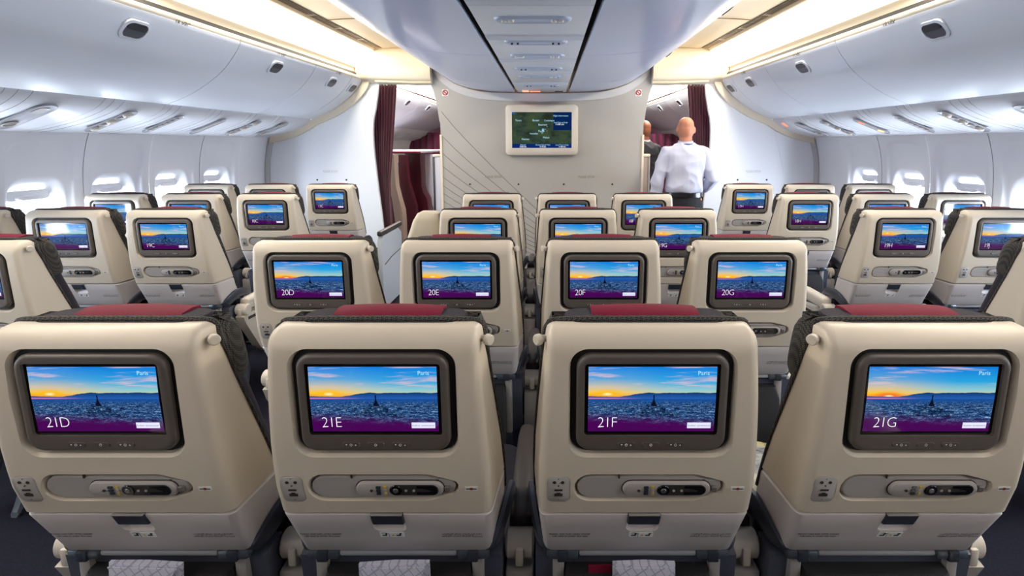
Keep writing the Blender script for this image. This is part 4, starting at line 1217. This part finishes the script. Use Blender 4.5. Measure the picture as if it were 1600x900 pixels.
def paper_bag(x, y, z0, z1, w, tilt, label):
    e = empty('sick_bag', (x, y, z0)); tag(e, label, 'bag', 'paper bags in the seat pockets')
    e.rotation_euler = (0, tilt, 0); h = z1 - z0
    rings = []
    for t in [i / 6 for i in range(7)]:
        z = h * t; wob = .002 * math.sin(7 * t)
        rings.append([(xx, yy + wob, z) for xx, yy in ((-w / 2, 0), (0, -.004 - .003 * t), (w / 2, 0), (w / 2, .006), (0, .009), (-w / 2, .006))])
    one('paper_body', loft(rings), PAPER, e)
    one('folded_flap', loft([[(-w * .47, -.0065, h * .98), (w * .47, -.0065, h * .98), (w * .16, -.010, h * .45), (-w * .16, -.010, h * .45)], [(-w * .47, -.0085, h * .98), (w * .47, -.0085, h * .98), (w * .16, -.012, h * .45), (-w * .16, -.012, h * .45)]]), PAPER, e)
    return e
R21 = .8515
for let, dx, w_, tl, lab in (('D', -.010, .142, .03, 'white patterned paper bag poking out of the pocket below screen 21D'), ('E', .005, .138, -.04, 'white patterned paper bag poking out of the pocket below screen 21E'), ('F', .008, .122, 0.0, 'white patterned paper bag poking out of the pocket below screen 21F')):
    paper_bag(seat_x(21, let) + dx, R21 + .074, .48, .620, w_, tl, lab)
def card(x, y, z0, w, h, tilt, m1, m2, name, label, text=None):
    e = empty(name, (x, y, z0)); e.rotation_euler = (-.05, tilt, 0); tag(e, label, 'card')
    one('cover', box(-w / 2, w / 2, 0, .003, 0, h, .001), m1, e)
    one('printed_edge', box(-w / 2 + .002, w / 2 - .002, -.0012, .0, h * .80, h * .86), m2, e)
    if text:
        t = text_vf(text, .014, 0, 1, 'CENTER'); one('lettering', ([(p[0], -.0015, h * .88 + p[1]) for p in t[0]], t[1]), WHITEINK, e, fix=False)
    return e
card(seat_x(21, 'D') + .098, R21 + .078, .45, .085, .128, .12, mat('card_black', rgb(28, 22, 26), .3), WHITEINK, 'menu_card', 'black glossy card beside the paper bag below screen 21D', None)
card(seat_x(21, 'E') - .075, R21 + .086, .45, .075, .125, -.05, MAROON, WHITEINK, 'menu_card', 'maroon card with white lettering left of the 21E paper bag', '1374')
card(seat_x(21, 'F') - .072, R21 + .086, .45, .045, .150, -.03, MAROON, YELLOWINK, 'leaflet', 'maroon and yellow leaflet left of the 21F paper bag', None)

def crumple(name, c, r, material, seed, label, cat, sub=3, amp=.25, group=None):
    bm = bmesh.new(); bmesh.ops.create_icosphere(bm, subdivisions=sub, radius=1)
    from mathutils import noise
    for v in bm.verts:
        n = noise.noise(v.co * 2.3 + Vector((seed, 0, 0))) + .6 * abs(noise.noise(v.co * 5.1 + Vector((0, seed, 0))))
        k = 1 + amp * n; v.co = Vector((v.co.x * r[0] * k, v.co.y * r[1] * k, v.co.z * r[2] * k))
    zmin = min(v.co.z for v in bm.verts)
    for v in bm.verts: v.co.z = max(v.co.z, zmin * .8)
    z0 = -zmin * .8
    for v in bm.verts: v.co.z += z0
    o = one(name, bm_data(bm), material, angle=25); o.location = c; tag(o, label, cat, group); return o
def plastic_mat():
    m = bpy.data.materials.new('clear_wrap_over_blanket'); m.use_nodes = True
    nt = m.node_tree; b = nt.nodes['Principled BSDF']; N = NB(nt)
    tc = nt.nodes.new('ShaderNodeTexCoord')
    n = N.noise(tc.outputs['Object'], 14, 4, .6)
    c = N.ramp(n, [(.35, rgb(110, 112, 118)), (.5, rgb(190, 192, 190)), (.62, rgb(214, 200, 140)), (.7, rgb(60, 70, 90))])
    nt.links.new(c, b.inputs['Base Color']); b.inputs['Roughness'].default_value = .12; b.inputs['Coat Weight'].default_value = 1
    return m
WRAP = plastic_mat()
crumple('wrapped_blanket', (seat_x(21, 'G') - .09, R21 + .46, .482), (.11, .14, .06), WRAP, 3.1, 'plastic wrapped blanket with yellow patches on the cushion of seat 21G', 'blanket')
crumple('wrapped_blanket', (seat_x(21, 'D') + .06, R21 + .46, .482), (.12, .14, .06), WRAP, 7.7, 'plastic wrapped white blanket on the cushion of seat 21D', 'blanket')
TISSUE = mat('white_tissue', rgb(232, 232, 236), .8)
crumple('crumpled_tissue', (seat_x(20, 'D') - .235, 1.66 + .50, .625), (.026, .026, .05), TISSUE, 1.3, 'white crumpled tissue on the aisle armrest left of screen 20D', 'tissue', amp=.5)
crumple('crumpled_tissue', (seat_x(20, 'G') + .245, 1.66 + .48, .625), (.045, .035, .03), TISSUE, 5.3, 'white crumpled tissue on the aisle armrest right of screen 20G', 'tissue', amp=.5)
# water bottle beside the right tissue

# ------------------------------------------------------------------ aisle curtains
def curtain(s, label):
    e = empty('aisle_curtain', (s * 1.62, 5.62, 0)); tag(e, label, 'curtain', 'aisle curtains')
    rows = []
    N_ = 64
    for i in range(29):
        t = i / 28; z = 2.05 - 1.95 * t
        # inner edge sweeps out towards the wall lower down where it is tied back
        wtop, wlow = .26, .15
        tie = math.exp(-((t - .55) / .25) ** 2)
        width = wtop + (wlow - wtop) * min(1, t * 1.9) + .03 * max(0, t - .6)
        x_in = 0.105 - .0 - width * .5 + (.12 * (1 - min(1, t * 2.1)) ** 1.4) * -1
        rows.append([(-s * (0.14 - width * (j / N_) * 1.0) * -1 if False else s * (.16 - width * (1 - j / N_)), .028 * (1 - .35 * tie) * math.sin(j / N_ * 2 * PI * 8 + .6 * math.sin(3 * t)), z) for j in range(N_ + 1)])
    back = [[(x, y + .004, z) for x, y, z in r] for r in rows]
    rings = [a + b[::-1] for a, b in zip(rows, back)]
    one('curtain_cloth', loft(rings), CURT, e, angle=60)
    one('curtain_track', box(-.56, .24, -.012, .012, 2.05, 2.065, .003), STEEL, e)
    return e
curtain(-1, 'burgundy pleated curtain drawn to the outer side of the left aisle opening')
curtain(1, 'burgundy pleated curtain drawn to the outer side of the right aisle opening')

# ------------------------------------------------------------------ the cabin ahead: privacy shells glimpsed through the openings
def shell(name, outline, y0, y1, material, label, extra=None, edge=None):
    cx = sum(p[0] for p in outline) / len(outline)
    e = empty(name, (cx, y0, 0)); tag(e, label, 'seat shell', 'privacy shells in the cabin ahead')
    pr = [(x - cx, z) for x, z in outline]
    one('side_panel', loft([[(x, 0, z) for x, z in pr], [(x, y1 - y0, z) for x, z in pr]]), material, e)
    if edge:
        a, b = edge
        one('edge_band', tube([(x - cx, -.004, z) for x, z in outline[a:b]], .014, 8), MATTBLACK, e)
    return e
S1 = [(-1.746, 1.323), (-1.66, 1.323), (-1.66, 1.116), (-1.653, .973), (-1.624, .831), (-1.588, .688), (-1.581, .545), (-1.581, .0), (-1.653, .0), (-1.674, .545), (-1.703, .831), (-1.739, .973), (-1.746, 1.116)]
S3 = [(-1.728, 1.326), (-1.543, 1.326), (-1.535, 1.079), (-1.535, .919), (-1.519, .839), (-1.47, .744), (-1.454, .6), (-1.454, .0), (-1.647, .0), (-1.655, .6), (-1.68, .72), (-1.712, .839), (-1.728, .999)]
S5 = [(-1.633, 1.298), (-1.482, 1.298), (-1.482, 0), (-1.53, 0), (-1.544, .6), (-1.571, .733), (-1.616, .847), (-1.633, .953)]
shell('suite_shell', S1, 5.90, 6.05, TAUPE, 'taupe curved privacy shell next to the left burgundy curtain')
s2 = shell('suite_shell', [(-1.70, 1.31), (-1.62, 1.31), (-1.60, 1.0), (-1.52, .70), (-1.50, 0), (-2.3, 0), (-2.3, .80), (-1.72, .85)], 6.22, 6.34, MAROOND, 'dark maroon suite side behind the taupe shell')
s3 = shell('suite_shell', S3, 6.60, 6.85, MAROOND, 'wide dark maroon privacy shell with black rim in the left opening', edge=(8, 13))
shell('suite_shell', [(-1.56, 1.30), (-1.47, 1.30), (-1.46, .85), (-1.38, .62), (-1.37, 0), (-1.47, 0), (-1.47, .6), (-1.56, .86)], 6.95, 7.1, LAVEND, 'pale lavender shell strip right of the maroon one', None)
shell('suite_shell', S5, 7.30, 7.5, TAUPE, 'slim taupe shell with dark rim near the partition edge', edge=(3, 8))
e = empty('suite_divider', (-1.105, 5.66, 0)); tag(e, 'white upright divider with dark edge against the left of the centre partition', 'divider')
one('frame', box(-.06, .045, 0, .05, 0, 1.31, .012), LAVEND, e); one('edge_band', box(-.072, -.052, -.01, .05, 0, 1.30, .006), LATCH, e); one('cap', box(-.07, .05, -.015, .06, 1.30, 1.325, .008), TRIMC, e)
e = empty('suite_divider', (1.10, 5.70, 0)); tag(e, 'taupe upright divider with cream cap against the right of the centre partition', 'divider')
one('panel', box(-.07, .05, 0, .05, 0, 1.30, .012), TAUPE, e); one('cap', box(-.08, .065, -.015, .06, 1.30, 1.33, .008), TRIMC, e); one('edge_band', box(.045, .065, -.008, .05, 0, 1.30, .006), GREYPL, e)
# long ledge over the suites and a screen in one of them
ml = empty('suite_ledge', (-1.95, 6.4, 1.325)); tag(ml, 'pale ledge running above the privacy shells in the left opening', 'ledge')
one('ledge', box(-.55, .47, 0, 1.6, 0, .035, .012), LAVEND, ml); one('front_strip', box(-.55, .47, -.012, .0, .004, .022, .004), MAROON, ml)
sm = empty('suite_screen', (-1.735, 6.30, 1.055)); tag(sm, 'narrow lit screen glimpsed behind the taupe shell in the left opening', 'monitor')
one('frame', box(-.075, .065, .006, .03, -.16, .16, .008), BLACK, sm)
quad_uv('screen', -.06, .05, -.14, .14, .004, SCREEN_A, sm)
lm = empty('reading_lamp', (-1.62, 7.02, 1.16)); tag(lm, 'small warm glowing reading lamp in the cabin ahead', 'lamp')
one('lamp_shade', cyl((0, -.09, .02), (0, -.09, -.05), .018, .028, 16), LITAMBER, lm); one('bracket', box(-.008, .008, -.09, -.07, -.04, .05, .002), STEEL, lm)
one('backplate', box(-.05, .05, -.075, -.068, -.1, .16, .002), mat('pink_panel', rgb(196, 120, 112), .5), lm)
for s, side in ((-1, 'left'), (1, 'right')):
    rows = []
    for i in range(2):
        z = (1.62 if s > 0 else 1.66, 1.20)[i]
        rows.append([(s * (1.02 + (1.7) * j / 60), .04 * math.sin(j / 60 * 2 * PI * 14), z if i == 0 else .05) for j in range(61)])
    rings = [a + [(x, y + .01, z) for x, y, z in a[::-1]] for a in rows]
    c = one('far_curtain', loft(rings), CURT, angle=60, loc=(0, 10.1 if s < 0 else 9.4, 0)); tag(c, 'dark burgundy curtain closing the cabin ahead on the %s' % side, 'curtain')

# ------------------------------------------------------------------ people
def ell(c, r, nu=18, nv=12):
    rings = []
    for i in range(1, nv):
        a = PI * i / nv
        rings.append([(c[0] + r[0] * math.sin(a) * math.cos(2 * PI * j / nu), c[1] + r[1] * math.sin(a) * math.sin(2 * PI * j / nu), c[2] + r[2] * math.cos(a)) for j in range(nu)])
    return loft(rings)
def fuse(name, parts, material, vox, parent, smooth=4, disp=0.0, dscale=.1, seed=0):
    """several overlapping volumes grown into one continuous skin"""
    mb = MB()
    for p in parts: mb.add(p, material)
    o = mb.build('tmp')
    md = o.modifiers.new('r', 'REMESH'); md.mode = 'VOXEL'; md.voxel_size = vox
    if smooth: ms = o.modifiers.new('s', 'SMOOTH'); ms.iterations = smooth; ms.factor = .6
    dg = bpy.context.evaluated_depsgraph_get(); dg.update()
    me = bpy.data.meshes.new_from_object(o.evaluated_get(dg)); bpy.data.objects.remove(o)
    if disp:
        from mathutils import noise
        nrm = [v.normal.copy() for v in me.vertices]
        for v, n in zip(me.vertices, nrm):
            c = v.co; q = Vector((c.x / dscale * 1.0 + c.z / dscale * .55, c.y / dscale, c.z / dscale * .8 - c.x * 2.5 + seed))
            k = 1 - abs(noise.noise(q)) * 2.2
            v.co += n * disp * k
    me.materials.clear(); me.materials.append(material); me.shade_smooth()
    r = bpy.data.objects.new(name, me); COL.objects.link(r); r.parent = parent; return r
def hand(wr, d, s, sc=1.0):
    """palm, four curled fingers and a thumb starting at the wrist wr, pointing along d"""
    wr = Vector(wr); d = Vector(d).normalized(); side = Vector((0, 1, 0)) if abs(d.y) < .7 else Vector((0, 0, 1))
    side = (side - d * side.dot(d)).normalized(); nrm = d.cross(side) * s
    P = []
    a = wr; b = wr + d * .085
    P.append(loft([[p + side * u * w + nrm * v_ * h for u, v_ in ((1, .3), (.6, 1), (-.6, 1), (-1, .3), (-1, -.3), (-.6, -1), (.6, -1), (1, -.3))] for p, w, h in ((a - d * .02, .024, .018), (a + d * .02, .034, .015), (a + d * .06, .042, .014), (b, .038, .011))]))
    for q, L in ((-.030, .062), (-.010, .075), (.010, .082), (.030, .074)):
        st = wr + d * .078 + side * q
        P.append(tube([st, st + d * L * .4 + nrm * .004, st + d * L * .75 + nrm * .018, st + d * L * .9 + nrm * .034], [.0095, .009, .008, .0065], 8))
    st = wr + d * .03 + side * .034
    P.append(tube([st, st + d * .025 + side * .022 + nrm * .008, st + d * .055 + side * .028 + nrm * .018], [.012, .0105, .008], 8))
    return P
SKIN = mat('skin', rgb(196, 128, 98), .5)
SKIN2 = mat('skin_brown', rgb(140, 84, 60), .5)
SHIRT = mat('white_shirt_cloth', rgb(200, 202, 222), .75)
TROUS = mat('black_trouser_cloth', rgb(22, 22, 28), .8)
SUIT = mat('black_suit_cloth', rgb(20, 22, 32), .75)
SHOE = mat('black_shoe_leather', rgb(18, 17, 17), .3)
def person(loc, rz, H, arms, skin, top_m, label, hair_m, jacket=False, belt=True):
    k = H / 1.70
    e = empty('person', loc, rz); tag(e, label, 'person'); e.scale = (k, k, k)
    sh = [(s * .185, 0.0, 1.385) for s in (-1, 1)]
    body = [ell((0, .018, 1.585), (.080, .098, .108)), ell((0, .008, 1.625), (.073, .090, .074)), ell((0, .062, 1.520), (.052, .055, .055)), tube([(0, .112, 1.60), (0, .132, 1.572), (0, .115, 1.560)], [.010, .015, .011], 8),
            ell((0, .108, 1.535), (.024, .012, .009)), tube([(0, -.012, 1.36), (0, .0, 1.45), (0, .012, 1.53)], [.066, .060, .060], 14)]
    for s in (-1, 1): body.append(ell((s * .083, .010, 1.575), (.012, .020, .033)))
    tors = [(.88, .155, .105), (.98, .150, .105), (1.10, .145, .098), (1.25, .165, .110), (1.34, .180, .105), (1.40, .150, .085), (1.435, .085, .065)]
    body.append(loft([[(a * math.cos(q), .0 + b * math.sin(q), z) for q in [2 * PI * j / 20 for j in range(20)]] for z, a, b in tors]))
    for s in (-1, 1):
        body.append(tube([(s * .085, 0, .93), (s * .095, .012, .72), (s * .10, .02, .50), (s * .10, .0, .30), (s * .10, -.01, .09)], [.090, .078, .058, .055, .038], 12))
        body.append(loft([[(s * .10 + u * w, y, zc + v_ * h) for u, v_ in ((1, 0), (.7, .8), (-.7, .8), (-1, 0), (-.8, -1), (.8, -1))] for y, w, h, zc in ((-.06, .028, .035, .05), (.0, .034, .045, .055), (.08, .040, .032, .045), (.16, .036, .022, .035), (.20, .02, .012, .03))]))
    for s, (el, wr, hd) in zip((-1, 1), arms):
        S = (s * .175, 0, 1.37)
        body.append(tube([S, tuple((a + b) / 2 for a, b in zip(S, el)), el, tuple((a + b) / 2 for a, b in zip(el, wr)), wr], [.055, .046, .040, .036, .026], 12))
        body += hand(wr, hd, s)
    b = fuse('body', body, skin, .0065, e, 3)
    # shirt or jacket
    up = []
    loose = .030
    tt = [(.86 if jacket else .985, .168, .120), (1.02, .176, .128), (1.12, .178, .128), (1.25, .190, .130), (1.34, .200, .122), (1.395, .172, .100), (1.43, .110, .080), (1.45, .072, .070)]
    up.append(loft([[(a * math.cos(q), .0 + b_ * math.sin(q), z) for q in [2 * PI * j / 28 for j in range(28)]] for z, a, b_ in tt]))
    for s, (el, wr, hd) in zip((-1, 1), arms):
        S = (s * .178, 0, 1.365)
        cu = tuple(w + (e_ - w) * .06 for w, e_ in zip(wr, el))
        up.append(tube([(s * .03, 0, 1.352), (s * .10, 0, 1.362), S, tuple((a + c) / 2 for a, c in zip(S, el)), el, tuple((a + c) / 2 for a, c in zip(el, cu)), cu], [.055, .066, .064, .062, .060, .053, .038], 16))
    fuse('jacket' if jacket else 'shirt', up, top_m, .008, b, 6, .012, .13, seed=loc[0])
    col = one('collar', loft([[(r * math.cos(q), .0 + r * 1.02 * math.sin(q) + .004, z + .008 * math.sin(q)) for q in [2 * PI * j / 24 for j in range(24)]] for r, z in ((.074, 1.425), (.070, 1.475), (.067, 1.475), (.068, 1.425))]), SHIRT if True else top_m, b)
    if not jacket:
        one('lanyard', tube([(.076 * math.cos(q), .078 * math.sin(q), 1.452 + .010 * math.sin(q)) for q in [2 * PI * j / 24 for j in range(25)]], .0055, 6), mat('blue_lanyard', rgb(48, 70, 150), .5), b)
    tr = [loft([[(a * math.cos(q), b_ * math.sin(q), z) for q in [2 * PI * j / 24 for j in range(24)]] for z, a, b_ in ((.80, .170, .120), (.88, .172, .124), (.985, .160, .116))])]
    for s in (-1, 1):
        tr.append(tube([(s * .085, 0, .90), (s * .095, .012, .72), (s * .10, .02, .50), (s * .10, .0, .30), (s * .10, -.005, .07)], [.098, .090, .074, .068, .062], 14))
    fuse('trousers', tr, TROUS, .010, b, 4, .003, .12, seed=2)
    if belt:
        one('belt', loft([[(a * math.cos(q), a * .73 * math.sin(q), z) for q in [2 * PI * j / 28 for j in range(28)]] for a, z in ((.176, .940), (.180, .942), (.178, .984), (.172, .986))]), mat('black_belt', rgb(26, 26, 32), .25), b)
    for s in (-1, 1):
        fuse('shoe', [loft([[(s * .10 + u * w, y, zc + v_ * h) for u, v_ in ((1, 0), (.7, .8), (-.7, .8), (-1, 0), (-.8, -1), (.8, -1))] for y, w, h, zc in ((-.07, .033, .042, .045), (.0, .040, .050, .052), (.08, .046, .038, .042), (.17, .041, .028, .032), (.215, .024, .016, .024))])], SHOE, .007, b, 3)
    # short cropped hair round the back and sides
    hr = [ell((0, .006, 1.572), (.0835, .098, .082))]
    return e
p1 = person((1.37, 5.03, 0), 0.0, 1.69, (((-.262, .0, 1.105), (-.268, .045, .855), (0, .12, -1)), ((.262, -.02, 1.115), (.215, .17, .98), (-.25, 1, -.2))), SKIN, SHIRT,
            'bald person in a white long sleeved shirt standing in the right aisle, seen from behind', None)
p2 = person((1.215, 6.35, 0), 0.5, 1.72, (((-.262, .0, 1.105), (-.26, .045, .855), (0, .12, -1)), ((.262, .0, 1.105), (.26, .045, .86), (0, .12, -1))), SKIN2, SUIT,
            'person in a dark suit half hidden behind the right edge of the centre partition', None, jacket=True, belt=False)
